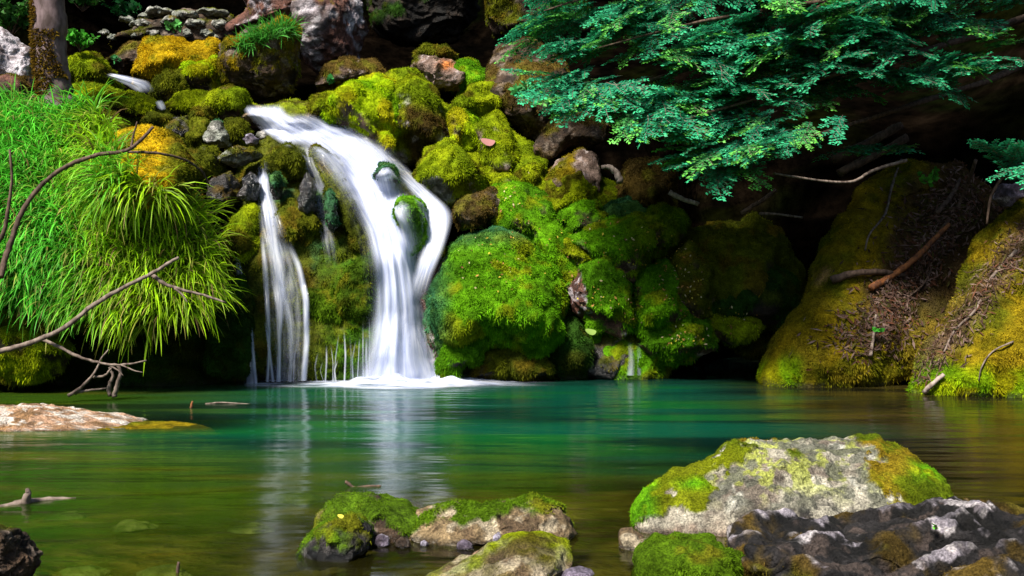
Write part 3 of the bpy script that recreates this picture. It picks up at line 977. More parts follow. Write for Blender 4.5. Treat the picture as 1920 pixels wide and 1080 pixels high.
B_([(418, 70), (436, 15), (440, -60), (560, -80), (690, -60), (684, 60), (676, 125), (625, 145), (580, 125), (540, 60), (470, 66)], 15.0, .7, .15, 'ochre', .2,
   'reddish cliff rock with whitish lichen at the top edge', 'red', 7, colfn=red_col, crag=.09, rough=.08, keep=True)
A([(596, 165), (616, 130), (660, 114), (702, 124), (716, 152), (680, 172)], 13.2, .4, .3, 'brown', .5, 'brown pitted stone between cliff rock and lime slope', 'pink', 6)
B_([(672, -70), (800, -90), (925, -70), (912, 20), (860, 62), (810, 88), (765, 98), (715, 70), (690, 20)], 16.2, .8, -.15, 'dark', .35, 'dark overhanging cliff rock at the top centre', 'soil', 7, crag=.09, rough=.09, lich=.05)
B_([(908, -60), (1010, -80), (1120, -60), (1100, 60), (1010, 84), (930, 78), (915, 30)], 14.6, .6, .1, 'olive', .5, 'olive brown rock at the top edge left of foliage', 'brown', 6, crag=.06)
B_([(-60, 62), (5, 48), (48, 82), (70, 130), (62, 168), (0, 160), (-60, 150)], 12.6, .5, .3, 'olive', .05, 'whitish pink lichen rock left of the tree trunk', 'white', 6, crag=.06, lich=.1)
B_([(-60, 155), (0, 132), (40, 140), (66, 168), (60, 205), (-60, 205)], 11.9, .35, .3, 'brown', .3, 'rusty dark stone above the grass left of trunk', 'red', 5)
B_([(190, 130), (230, 95), (290, 70), (330, 85), (300, 130), (240, 150)], 14.3, .5, .7, 'brown', .5, 'brown earthy hummock under the scree', 'brown', 6)
B_([(190, 95), (240, 30), (420, 22), (440, 60), (420, 95), (330, 100)], 16.0, .5, .9, 'olive', .35, 'stony brown slope that carries the pale scree', 'brown', 6, crag=.08, rough=.1, keep=True)
SCR = len(BODIES) - 1

scree = [(300, 22, 30, 8), (345, 28, 26, 9), (395, 24, 34, 8), (320, 40, 20, 10), (368, 44, 22, 9), (410, 46, 18, 11), (262, 44, 22, 8), (285, 62, 16, 8), (388, 62, 14, 8),
         (350, 62, 12, 7), (236, 36, 16, 7), (195, 60, 10, 6), (214, 70, 12, 6), (330, 76, 10, 6), (300, 80, 9, 5), (402, 72, 12, 7), (248, 66, 10, 6), (272, 30, 14, 6)]
for i, (px, py, a, b) in enumerate(scree):
    Yp = surf(px, py + b * .5, [SCR], 16.0)
    rock('scree_stone', [(px - a, py + 2), (px - a * .7, py - b * .7), (px + a * .2, py - b), (px + a * .9, py - b * .4), (px + a, py + b * .4), (px, py + b)],
         Yp, a / F * Yp * .8, .4, 'olive', 0.25, 'pale flat stone lying in the scree above golden moss', 'grey', 5, 'stone', 'pale stones of the scree', tuft=0, crag=.09, rough=.10, facet=1.0)
# ------------------------------------------------------------------ right bank
def bank1_col(px, py, q, mc, rc):
    nz = fbm(q, 3, 3, 9)
    gr = pal3(MOSS['lime'], sstep(-.3, .4, nz), sstep(0, .5, fbm(q, 7, 3, 12))) * 0.8
    k = sstep(660, 690, py + 14 * nz) * sstep(1530, 1490, px + 20 * nz)
    mc = mc + (gr - mc) * k[:, None]
    lit = np.array([0.05, 0.026, 0.016])
    edge = 1640 + (300 - py) * 0.10
    k2 = sstep(edge - 10, edge + 60, px + 50 * nz + (py - 520) * 0.35) * sstep(690, 540, py + 40 * nz)
    mc = mc + (lit * (1 + .6 * nz)[:, None] - mc) * (k2 * .85)[:, None]
    rs = np.array([0.42, 0.22, 0.08])  # orange of the sunlit left edge, put into the base colour
    return mc, rs * (0.8 + 0.4 * nz)[:, None] + 0 * rc


def bank1_moss(px, py, m, q):
    e = 1432 + (715 - py) * 0.42
    return m - 0.9 * np.exp(-((px - (1555 + (500 - py) * .55)) / 34) ** 2 - ((py - 510) / 70) ** 2)  # opens the moss where the painted sunlit edge shows


bank1 = rock('mossy_bank', [(1400, 716), (1436, 668), (1482, 610), (1510, 565), (1525, 530), (1560, 468), (1600, 418), (1640, 360), (1690, 300), (1750, 268), (1860, 285), (1935, 345),
                            (1920, 450), (1850, 560), (1790, 690), (1700, 715), (1620, 728), (1520, 728)], 10.95, .62, .52, 'ochre', 1.0,
             'steep ochre moss bank with dead leaves and a sunlit edge painted orange', 'sand', 7, 'bank', colfn=bank1_col, mossfn=bank1_moss, keep=True, lump=.10, rough=.10, crag=.05, lump_sc=3.2, dens=5000, facet=.9)
BK1 = len(BODIES) - 1


def bank2_col(px, py, q, mc, rc):
    nz = fbm(q, 3, 3, 19)
    gr = pal3(MOSS['lime'], sstep(-.3, .4, nz), sstep(0, .5, fbm(q, 7, 3, 12))) * 0.75
    k = sstep(672, 705, py + 16 * nz)
    mc = mc + (gr - mc) * k[:, None]
    lit = np.array([0.10, 0.055, 0.04])
    k2 = np.exp(-((px - (1880 - (py - 500) * .75)) / 30) ** 2) * sstep(715, 640, py)
    return mc + (lit * (1 + .6 * nz)[:, None] - mc) * (k2 * .8)[:, None], rc


bank2 = rock('mossy_bank', [(1675, 740), (1700, 690), (1760, 615), (1820, 525), (1870, 440), (1935, 385), (2060, 340), (2150, 500), (2120, 770), (1900, 768), (1760, 752)],
             9.7, .6, .5, 'ochre', 1.0, 'nearer ochre moss bank with a bright green fringe at the water', 'sand', 7, 'bank', colfn=bank2_col, keep=True, lump=.10, rough=.09, lump_sc=3.2, dens=5200, facet=.9)
BK2 = len(BODIES) - 1
B_([(1860, 370), (1880, 345), (1915, 342), (1925, 372), (1895, 388)], 10.2, .15, .2, 'olive', .1, 'small grey stone caught between the two banks', 'purple', 5, tuft=0)
B_([(1900, 340), (1960, 250), (2100, 200), (2200, 400), (2100, 480), (1950, 430)], 11.3, .6, .5, 'dark', .15, 'dark earth slope under the evergreen at right edge', 'soil', 6)

# ------------------------------------------------------------------ grass bank (earth body, hanging grass, golden mound)
gb = rock('grass_bank', [(-120, 190), (40, 182), (150, 182), (230, 235), (310, 320), (375, 390), (425, 470), (438, 560), (400, 600), (300, 612), (150, 625), (-120, 610)],
          10.05, .80, .55, 'olive', 1.0, 'rounded earth bank from which the long grass hangs', 'soil', 7, 'bank', keep=True, tuft=.5, rough=.06)
GB = len(BODIES) - 1
rock('bank_foot', [(-120, 560), (200, 560), (455, 560), (462, 640), (462, 722), (330, 738), (100, 742), (-120, 742)], 10.55, .45, .15, 'dark', .8,
     'dark undercut rock below the hanging grass', 'soil', 6, 'rock', lump=.07)
A([(395, 640), (410, 560), (440, 520), (462, 580), (466, 690), (430, 700), (400, 690)], 10.3, .3, .2, 'dark', 1.0, 'dark green moss curtain between the grass and falls', 'soil', 6, lump=.06)
A([(-60, 600), (40, 598), (100, 630), (128, 660), (110, 700), (40, 704), (-60, 690)], 9.5, .3, .2, 'yellow', 1.0, 'yellowish moss ledge under the grass at left edge', 'soil', 6, lump=.06)


def gold_col(px, py, q, mc, rc):
    gr = pal3(MOSS['olive'], sstep(-.3, .4, fbm(q, 5, 3, 9)), sstep(0, .5, fbm(q, 7, 3, 12)))
    k = sstep(300, 335, px - (py - 290) * .25 + 12 * fbm(q, 4, 2, 3))
    return mc + (gr - mc) * k[:, None], rc


rock('mossy_boulder', [(170, 300), (205, 240), (250, 224), (305, 250), (345, 300), (362, 370), (300, 400), (200, 370)], 9.55, .42, .85, 'gold', 1.0,
     'golden orange moss mound rising out of the grass', 'white', 7, colfn=gold_col, keep=True, lump=.03, facet=.5)
GOLD = len(BODIES) - 1


def grass_blades(name, body_ids, count, region, ln, wd, colf, label, seed, group=None, out=0.55, grav=0.30, kind='stuff'):
    r = np.random.default_rng(seed)
    roots = []; norms = []
    tries = 0
    while len(roots) < count and tries < count * 6:
        tries += 1
        px, py = region(r)
        d = Vector(((px - 960) / F, 1.0, -(py - 540) / F)).normalized()
        best = None
        for b in body_ids:
            h = BODIES[b].ray_cast(Vector((0, 0, CAMZ)), d)
            if h[0] is not None and (best is None or h[3] < best[3]):
                best = h
        if best is None:
            continue
        roots.append(best[0][:]); norms.append(best[1][:])
    p = np.array(roots); n = np.array(norms); c = len(p)
    SEG = 5
    L_ = ln[0] + (ln[1] - ln[0]) * r.random(c)
    W = wd * (0.6 + 0.8 * r.random(c))
    clump = fbm(p, 4.0, 2, seed)
    d = n * out + r.normal(0, 0.28, (c, 3)) + np.array([0, -0.1, 0.35]) + np.stack([clump * 0.35, 0 * clump, 0 * clump], 1)
    d /= np.linalg.norm(d, axis=1)[:, None]
    g = grav * (0.6 + 0.8 * r.random(c))
    side0 = np.cross(d, r.normal(0, 1, (c, 3)) + np.array([0, 1.2, 0]))
    side0 /= np.linalg.norm(side0, axis=1)[:, None]
    V = np.empty((c, SEG + 1, 2, 3)); C = np.empty((c, SEG + 1, 2, 3))
    base, tip = colf(p, r, c)
    cur = p - n * 0.01
    for k in range(SEG + 1):
        t = k / SEG
        w = W * (1 - t) ** 0.6 * (0.55 + 1.1 * min(t * 3, 1) * 0.5) + 0.0004
        V[:, k, 0] = cur - side0 * w[:, None]
        V[:, k, 1] = cur + side0 * w[:, None]
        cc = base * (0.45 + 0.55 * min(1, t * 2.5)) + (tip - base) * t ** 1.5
        C[:, k, 0] = cc; C[:, k, 1] = cc
        cur = cur + d * (L_ / SEG)[:, None]
        d = d + np.array([0, 0, -1]) * g[:, None]
        d /= np.linalg.norm(d, axis=1)[:, None]
    idx = np.arange(c * (SEG + 1) * 2).reshape(c, SEG + 1, 2)
    f = np.stack([idx[:, :-1, 0], idx[:, :-1, 1], idx[:, 1:, 1], idx[:, 1:, 0]], -1).reshape(-1, 4)
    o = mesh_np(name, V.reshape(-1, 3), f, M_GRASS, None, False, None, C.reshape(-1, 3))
    return tag(o, label, 'grass', group, kind)


def in_poly(px, py, poly):
    ins = False
    for i in range(len(poly)):
        x0, y0 = poly[i]; x1, y1 = poly[i - 1]
        if (y0 > py) != (y1 > py) and px < (x1 - x0) * (py - y0) / (y1 - y0) + x0:
            ins = not ins
    return ins


GPOLY = [(-110, 180), (160, 180), (215, 255), (225, 325), (330, 362), (378, 415), (402, 470), (402, 555), (365, 590), (250, 615), (120, 590), (-110, 550)]


def greg(r):
    while True:
        x, y = r.uniform(-110, 432), r.uniform(178, 618)
        if in_poly(x, y, GPOLY):
            return x, y


def gcol(p, r, c):
    px, py = PX(p)
    t = np.clip(sstep(90, 270, px + 70 * fbm(p, 2.5, 2, 4)), 0, 1)
    a = np.array([0.085, 0.42, 0.028]); b = np.array([0.25, 0.44, 0.006])
    base = a + (b - a) * t[:, None]
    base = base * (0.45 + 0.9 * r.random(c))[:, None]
    straw = np.array([0.42, 0.36, 0.08])
    tip = base * 1.35
    k = r.random(c) < 0.14
    tip[k] = straw * (0.6 + .5 * r.random(k.sum()))[:, None]
    k = r.random(c) < 0.08
    base[k] = straw * 0.55
    k = r.random(c) < 0.04
    base[k] = np.array([0.16, 0.10, 0.04]); tip[k] = np.array([0.24, 0.16, 0.07])
    return base, tip


grass_blades('hanging_grass', [GB, GOLD], 11500, greg, (0.24, 0.54), 0.0086, gcol, 'long bright green grass hanging down over the left bank', 31, out=.5, grav=.38)


def ulip(r):
    return (r.uniform(440, 560), r.uniform(46, 92))


def ucol(p, r, c):
    base = np.array([0.06, 0.26, 0.03]) * (0.5 + .9 * r.random(c))[:, None]
    return base, base * 1.3


UP2 = [(436, 92), (470, 66), (545, 44), (560, 60), (500, 82), (450, 100)]


def ureg(r):
    while True:
        x, y = r.uniform(430, 565), r.uniform(40, 102)
        if in_poly(x, y, UP2):
            return x, y


grass_blades('grass_tuft', [UBR], 520, ureg, (0.12, 0.30), 0.007, ucol, 'green grass growing along top of the mottled brown boulder', 37, out=.35, grav=.2)
B1P = [(1680, 330), (1740, 290), (1760, 300), (1745, 350), (1700, 350)]

# ------------------------------------------------------------------ foreground stones
def cap_moss(y0, amp=14, slope=0.0, x0=0):
    def fn(px, py, m, q):
        return np.clip(0.5 + (y0 + slope * (px - x0) + amp * 2.2 * fbm(q, 9, 4, 3) - py) / 40, 0, 1) * (0.75 + 0.5 * fbm(q, 14, 3, 5))
    return fn


def f1_moss(px, py, m, q):
    nz = fbm(q, 6, 4, 3)
    left = sstep(1420, 1385, 58 + px + 80 * nz + 40 * fbm(q, 18, 3, 33) + (py - 880) * 0.75) * sstep(965, 935, py + 12 * nz - (1330 - px) * 0.22)
    right = sstep(1600, 1630, px + 60 * nz + 25 * fbm(q, 18, 3, 34) - (py - 850) * .30) * sstep(0, 20, px + 2.0 * (900 - py) - 1560 + 40) * sstep(985, 950, py - (px - 1700) * .35 + 10 * nz)
    cap = np.exp(-((px - 1490) / 26) ** 2 - ((py - 850) / 16) ** 2) * .6
    return np.clip(np.maximum(np.maximum(left, right), cap) * 1.1 - 0.05 + 0.25 * nz * 0.6, 0, 1)


def f1_col(px, py, q, mc, rc):
    nz = fbm(q, 9, 4, 13)
    gr = pal3(MOSS['green'], sstep(-.3, .4, fbm(q, 9, 3, 9)), sstep(0, .5, fbm(q, 12, 3, 12)))
    k = np.clip(np.exp(-((px - 1740) / 34) ** 2 - ((py - 882) / 18) ** 2) * 1.2 + np.exp(-((px - 1300) / 30) ** 2 - ((py - 912) / 10) ** 2) + sstep(1250, 1215, px), 0, 1)
    mc = mc + (gr * 1.3 - mc) * k[:, None]
    # lichen: yellow green high up, black pitted band across the middle, tan foot
    yl = np.array([0.26, 0.29, 0.04])
    k = sstep(-0.12, .15, fbm(q, 13, 4, 23)) * sstep(965, 890, py)
    rc = rc + (yl - rc) * (k * .8)[:, None]
    blk = np.array([0.03, 0.027, 0.025])
    k = sstep(-0.05, .12, fbm(q, 19, 4, 29)) * np.exp(-((py - 962 + (px - 1500) * .02) / 22) ** 2) * sstep(1380, 1430, px) * sstep(1640, 1560, px)
    rc = rc + (blk - rc) * k[:, None]
    gy = np.array([0.115, 0.115, 0.085])
    k = sstep(-0.05, .25, fbm(q, 14, 4, 37)) * sstep(985, 930, py)
    rc = rc + (gy - rc) * (k * .9)[:, None]
    tan = np.array([0.25, 0.15, 0.10])
    k = sstep(970, 1010, py + 14 * nz)
    rc = rc + (tan * (1 + .4 * nz)[:, None] - rc) * (k * .75)[:, None]
    return mc, rc


A([(1188, 1000), (1198, 942), (1258, 906), (1330, 884), (1384, 850), (1450, 838), (1555, 832), (1620, 838), (1688, 832), (1742, 858), (1788, 905), (1796, 950), (1765, 985), (1700, 1010),
   (1600, 1030), (1450, 1050), (1330, 1055), (1230, 1040)], 4.25, .30, .75, 'meadow', .5, 'large pale foreground rock with moss on both shoulders', 'lime', 8, 'rock',
  mossfn=f1_moss, colfn=f1_col, crag=.035, rough=.03, lump=.022, lump_sc=16, crag_sc=9, tsize=.42, dens=5200, wetz=.02, seed=401, keep=True, e=.75)
F1B = len(BODIES) - 1


def f2_moss(px, py, m, q):
    return np.clip(0.34 + 0.8 * fbm(q, 5.5, 4, 61) + 0.2 * sstep(1000, 1060, py), 0, 1) * 0.8


def f2_disp(q, m):
    t = q[:, 2] * 9.5 + q[:, 1] * 3.5 + 1.7 * fbm(q, 1.7, 3, 401) + 0.5 * fbm(q, 5.0, 2, 402) + 0.35 * q[:, 0]
    lobe = np.abs(np.sin(np.pi * t)) ** 0.7
    brk = fbm(q * np.array([1.0, 1.0, 0.6]), 5.5, 3, 403)
    lobe = lobe * (0.55 + 0.45 * sstep(-.5, .3, brk))
    d1, d2 = worley(q + 0.05 * np.stack([fbm(q, 7, 2, 4), fbm(q, 7, 2, 5), fbm(q, 7, 2, 6)], 1), 6.5, 405)
    pit = sstep(0.42, 0.12, d1) * sstep(0.0, 0.3, fbm(q, 3.0, 2, 404))
    RV[0] = np.clip(lobe - pit * .8, 0, 1)
    return 0.075 * (lobe - 1) - 0.045 * pit + 0.05 * fbm(q, 2.6, 2, 409) + 0.010 * fbm(q, 18, 3, 405) + 0.004 * fbm(q, 55, 2, 406)


def f2_col(px, py, q, mc, rc):
    rv = q[:, 3]; q = q[:, :3]
    nz = fbm(q, 9, 4, 5)
    w = sstep(0.74, 0.92, rv + .30 * nz + .30 * fbm(q, 26, 3, 15)) * (0.35 + 0.65 * sstep(-.2, .3, fbm(q, 3.5, 3, 16)))
    base = pal3([(0.016, 0.014, 0.014), (0.005, 0.0045, 0.004), (0.045, 0.033, 0.028)], sstep(-.3, .4, nz), sstep(0.1, .5, fbm(q, 14, 4, 6)))
    lite = pal3([(0.28, 0.25, 0.28), (0.13, 0.11, 0.12), (0.42, 0.38, 0.38)], sstep(-.3, .4, fbm(q, 16, 4, 7)), sstep(0.1, .5, fbm(q, 24, 3, 8)))
    return mc, base + (lite - base) * w[:, None]


rock('limestone_outcrop', [(1356, 1100), (1364, 1040), (1402, 1008), (1500, 1002), (1600, 996), (1690, 988), (1760, 970), (1850, 956), (1960, 945), (2120, 955), (2150, 1220), (1700, 1260), (1356, 1220)],
     3.55, .45, .45, 'brown', .3, 'dark fissured limestone outcrop with white ridges at bottom right corner', 'dark', 8, 'rock', mossfn=f2_moss, colfn=f2_col, needs_ridge=True, dispfn=f2_disp, rough=.05,
     crag_sc=8, lich=.28, tsize=.36, dens=2600, wetz=-1, keep=True, e=.7, seed=402)
F2B = len(BODIES) - 1
A([(1190, 1110), (1200, 1045), (1255, 1022), (1340, 1020), (1385, 1050), (1380, 1120)], 3.5, .2, .5, 'deep', 1.0, 'low green moss stone in front of the pale rock', 'brown', 7, lump=.03, lump_sc=16, tsize=.42, dens=5200, wetz=-1)
A([(556, 1066), (563, 1012), (598, 986), (650, 976), (697, 996), (696, 1030), (665, 1060), (600, 1070)], 3.78, .18, .15, 'deep', .55, 'nearest moss topped stone at left of the shallow row', 'wet', 7, mossfn=cap_moss(1026), lump=.025, lump_sc=16,
  tsize=.42, dens=5200, crag=.10, wetz=.05, under=.6)
A([(590, 990), (604, 954), (640, 937), (715, 941), (765, 955), (812, 990), (810, 1028), (720, 1036), (640, 1030)], 4.08, .2, .2, 'deep', .6, 'moss topped stone behind the nearest one in shallow row', 'brown', 7, mossfn=cap_moss(996), wet=.4, under=.6, lump=.025, lump_sc=16,
  tsize=.42, dens=5200, crag=.12, wetz=.04)
A([(748, 1008), (786, 964), (850, 948), (900, 956), (960, 946), (1012, 940), (1052, 955), (1082, 998), (1074, 1026), (960, 1036), (850, 1038), (785, 1032)], 4.0, .17, .25, 'deep', .42,
  'long half mossy stone right of the shallow row', 'sand', 7, mossfn=cap_moss(984, 30), under=.5, lump=.025, lump_sc=15, tsize=.48, dens=5000, crag=.12, wetz=.03, lich=.1)
A([(770, 1095), (830, 1062), (900, 1046), (960, 1020), (1020, 1014), (1068, 1030), (1076, 1062), (1045, 1090), (950, 1125), (850, 1130)], 3.42, .15, .6, 'yellow', .25,
  'flat tan stone at the bottom edge before the shallow row', 'sand', 7, up=.2, lump=.015, tsize=.35, dens=2500, crag=.06, wetz=.01, lich=.2)
B_([(1156, 1030), (1166, 998), (1190, 985), (1212, 1010), (1208, 1040), (1180, 1052)], 3.85, .1, .2, 'ochre', .2, 'small tan stone at left foot of pale rock', 'sand', 6, tuft=0, wetz=.02)
B_([(-60, 1130), (-60, 990), (10, 1000), (30, 1030), (54, 1055), (40, 1100)], 3.35, .18, .1, 'olive', .25, 'dark ribbed stone at bottom left corner', 'brown', 7, crag=.14, tsize=.4, wetz=.02)


def flat_col(px, py, q, mc, rc):
    return mc, rc


B_([(-120, 800), (-120, 758), (20, 752), (90, 758), (160, 768), (250, 778), (320, 788), (240, 798), (0, 806)], 7.35, .50, .9, 'yellow', .16, 'low salmon and white rock rising from pool at left', 'salmon', 7,
   up=.1, tsize=.6, crag=.05, wetz=.012, lich=.25, e=.9, zoff=-.05)
rock('sunken_rock', [(-60, 835), (0, 796), (150, 788), (300, 786), (390, 796), (420, 806), (330, 822), (150, 838)], 7.0, .34, 2.5, 'ochre', .7, 'golden sunken slab just under the surface at left', 'salmon', 6, 'rock', tuft=0, zoff=-0.074,
     rough=.01, crag=.01, lump=.008, wetz=-2)
for (px, py, a, b, Yp, rk, lab) in [
    (715, 1015, 14, 12, 3.86, 'purple', 'small violet stone below the second moss topped stone'),
    (755, 1020, 12, 9, 3.84, 'brown', 'small rusty stone at the join of the shallow row'),
    (795, 1022, 12, 11, 3.86, 'purple', 'thin violet pebble at left end of the long stone'),
    (870, 1026, 16, 10, 3.83, 'purple', 'violet pebble under middle of the long stone'),
    (935, 1014, 22, 18, 3.86, 'purple', 'largest violet stone set in front of the long stone'),
    (985, 1012, 20, 20, 3.88, 'purple', 'round violet stone beside the largest violet one'),
    (1085, 1074, 34, 10, 3.38, 'purple', 'flat purple pebble at bottom edge right of tan stone'),
    (900, 1045, 18, 7, 3.62, 'salmon', 'reddish pebble awash behind the flat tan stone'),
    (1812, 962, 30, 12, 4.1, 'sand', 'brown pebble between pale rock and limestone outcrop')]:
    rock('pebble', [(px - a, py + b * .4), (px - a * .7, py - b * .6), (px, py - b), (px + a * .8, py - b * .5), (px + a, py + b * .5), (px, py + b)], Yp, a / F * Yp * .8, .2, 'olive', .02, lab, rk, 5,
         'pebble', tuft=0, wet=.5, wetz=.01, crag=.05, lich=.1)

# ------------------------------------------------------------------ stones lying under the shallow water
r = np.random.default_rng(3)
Vs, fs_ = ico(4)
proto = None
spots_all = [(310, 1000, 60), (155, 997, 48), (440, 1050, 42), (300, 960, 34), (660, 1040, 30), (580, 940, 36), (470, 900, 40), (330, 835, 46), (250, 905, 40), (690, 870, 60), (820, 860, 40), (120, 945, 40),
         (60, 1015, 30), (420, 985, 24), (210, 1060, 44), (520, 1010, 26), (860, 905, 44), (480, 960, 26), (130, 880, 38), (30, 890, 36), (900, 1000, 30), (1120, 1000, 40), (1120, 960, 36), (1000, 900, 44),
         (1150, 900, 40), (1850, 800, 40), (1780, 790, 36), (230, 860, 34), (560, 850, 40), (390, 880, 30)]
spots = [q_ for i_, q_ in enumerate(spots_all) if (i_ % 2 == 0 or i_ in (1, 9)) and not 1000 < q_[0] < 1300 and not (q_[0] > 850 and q_[1] > 950)]
for i, (px, py, a) in enumerate(spots):
    Yp = F * CAMZ / (py - 540)
    x = (px - 960) / F * Yp
    y = Yp
    z = float(bed_z(np.array([x]), np.array([y]))[0])
    rad = a / F * Yp
    v = Vs * np.array([rad, rad * r.uniform(.7, 1.3), min(rad * .28, max(0.02, -z - 0.02))]) * (1 + 0.12 * 2.6 * fbm(Vs + i * 5, 1.3, 3, i))[:, None] + np.array([x, y, z])
    cc = pal3([(0.13, 0.15, 0.07), (0.07, 0.08, 0.035), (0.20, 0.20, 0.11)], sstep(-.3, .4, fbm(v + i, 4, 3, 4)), sstep(0, .5, fbm(v, 9, 3, 5)))
    o = mesh_np('sunken_stone', v, fs_, M_EARTH, None, True, {'moss': v[:, 0] * 0, 'wet': v[:, 0] * 0 + .3}, cc)
    tag(o, 'pale blurred stone lying under the shallow pool water', 'stone', 'pale stones under the shallow water')

# ------------------------------------------------------------------ falling water
ALLF = list(range(NFALL))


def smooth2(a, n):
    for _ in range(n):
        b = np.pad(a, 1, mode='edge')
        a = (b[:-2, 1:-1] + b[2:, 1:-1] + b[1:-1, :-2] + b[1:-1, 2:] + 2 * b[1:-1, 1:-1]) / 6
    return a


def resample(pl, n):
    p = np.array(pl, float)
    d = np.r_[0, np.cumsum(np.linalg.norm(np.diff(p, axis=0), axis=1))]
    t = np.linspace(0, d[-1], n)
    o = np.stack([np.interp(t, d, p[:, k]) for k in range(2)], 1)
    for _ in range(int(n / 12)):
        o[1:-1] = (o[:-2] + 2 * o[1:-1] + o[2:]) / 4
    return o


def sheet(name, left, right, parent, dens, nu=16, nv=70, off=0.04, bulge=0.06, bodies=None, dflt=10.6, seed=0, edge=0.25, topfade=0.05, botfade=0.0, ymax=None, wf=1.0, sm=14):
    # ymax: (v, depth) pairs the sheet stays in front of
    l = resample(left, nv); r_ = resample(right, nv)
    u = np.linspace(0, 1, nu)
    mid = (l + r_) / 2; hw = (r_ - l) / 2 * wf
    px = mid[:, None, 0] + hw[:, None, 0] * (2 * u - 1)[None]
    py = mid[:, None, 1] + hw[:, None, 1] * (2 * u - 1)[None]
    bodies = ALLF if bodies is None else bodies
    Yh = np.array([[surf(px[i, j], py[i, j], bodies, np.nan) for j in range(nu)] for i in range(nv)])
    # fill misses
    for i in range(nv):
        row = Yh[i]
        ok = ~np.isnan(row)
        if ok.any():
            Yh[i] = np.interp(np.arange(nu), np.where(ok)[0], row[ok])
    okr = ~np.isnan(Yh).any(1)
    if okr.any():
        for j in range(nu):
            Yh[:, j] = np.interp(np.arange(nv), np.where(okr)[0], Yh[okr, j])
    else:
        Yh[:] = dflt
    Ys = smooth2(Yh, sm)
    Ys = np.minimum(Ys, Yh + 0.02) - off - bulge * (1 - (2 * u - 1)[None] ** 2)
    Ys = smooth2(Ys, 4)
    # water never climbs back towards the rock as it drops
    base = Ys.mean(1)
    runmin = np.minimum.accumulate(base)
    Ys = Ys + (runmin - base)[:, None] * 0.85
    if ymax is not None:
        cap = np.interp(np.linspace(0, 1, nv), *ymax)
        Ys = np.minimum(Ys, cap[:, None] - bulge * .5 * (1 - (2 * u - 1)[None] ** 2))
    wav = np.sin(u * 23 + seed)[None] * 0.006 + np.sin(u * 41 + seed * 2 + np.linspace(0, 3, nv)[:, None]) * 0.008
    Ys = Ys + wav * (bulge / 0.06)
    V = np.stack([(px - 960) / F * Ys, Ys, CAMZ - (py - 540) / F * Ys], -1)
    idx = np.arange(nu * nv).reshape(nv, nu)
    f = np.stack([idx[:-1, :-1], idx[1:, :-1], idx[1:, 1:], idx[:-1, 1:]], -1).reshape(-1, 4)
    wid = np.linalg.norm(V[:, -1] - V[:, 0], axis=1)
    ln = np.r_[0, np.cumsum(np.linalg.norm(np.diff(V[:, nu // 2], axis=0), axis=1))]
    uv = np.stack([(u[None] - .5) * wid.mean() + seed * 3.3 + 0 * px, ln[:, None] + 0 * px], -1).reshape(-1, 2)
    vv = np.linspace(0, 1, nv)
    ed = sstep(0, edge, u) * sstep(0, edge, 1 - u)
    ed = ed[None] * np.ones((nv, 1))
    ed = ed * (sstep(0, topfade, vv) if topfade > 0 else np.ones(nv))[:, None]
    if botfade > 0:
        ed = ed * sstep(0, botfade, 1 - vv)[:, None]
    dn = np.interp(vv, np.linspace(0, 1, len(dens)), dens)[:, None] * np.ones((1, nu))
    return mesh_np(name, V.reshape(-1, 3), f, M_FALL, parent, True, {'dens': dn.ravel(), 'edge': ed.ravel()}, None, uv)


W = empty('waterfall', P(760, 712, 10.3), 'main white waterfall curving down the mossy cliff into the pool', 'waterfall')
mainL = [(464, 205), (496, 235), (540, 258), (592, 300), (630, 345), (656, 385), (680, 430), (694, 490), (698, 560), (688, 640), (664, 718)]
mainR = [(600, 213), (645, 226), (706, 254), (742, 290), (766, 328), (768, 380), (784, 430), (796, 490), (808, 560), (822, 640), (846, 718)]
sheet('water_sheet', mainL, mainR, W, [.6, .62, .8, .92, 1, 1, 1, 1], 30, 90, .03, .07, seed=1, edge=.34, topfade=.08)
sheet('water_sheet', [(a + 4, b) for a, b in mainL], [(a - 6, b) for a, b in mainR], W, [.3, .4, .6, .8, .9, .95, 1, 1], 30, 90, .08, .11, seed=2, edge=.4, topfade=.1)
sheet('water_sheet', [(690, 480), (694, 560), (682, 640), (650, 718)], [(800, 480), (822, 560), (846, 640), (890, 718)], W, [.05, .25, .5, .9], 24, 50, .12, .12, seed=3, edge=.4, topfade=.4)
rightL = [(640, 250), (680, 288), (726, 326), (764, 356), (784, 388), (788, 415), (788, 452), (780, 490), (770, 525), (756, 570)]
rightR = [(690, 244), (724, 276), (766, 314), (802, 352), (842, 386), (852, 402), (846, 432), (832, 474), (814, 515), (802, 570)]
sheet('water_strand', rightL, rightR, W, [.3, .4, .55, .8, 1, 1, .9, .8], 18, 80, .03, .025, seed=4, edge=.36, topfade=.1, botfade=.3, ymax=([0, .5, .65, .85, 1], [13, 11.05, 10.8, 10.5, 10.3]))
sheet('water_strand', [(450, 197), (462, 216), (490, 246), (540, 280)], [(530, 194), (540, 213), (575, 238), (620, 266)], W, [.75, .95, .85, .6], 20, 40, .09, .04, seed=5, edge=.2, topfade=.12, botfade=.25)
sheet('water_strand', [(560, 224), (590, 250), (622, 300)], [(640, 226), (676, 255), (700, 300)], W, [.9, 1, .8], 16, 40, .07, .05, seed=6, edge=.3, topfade=.15, botfade=.3)

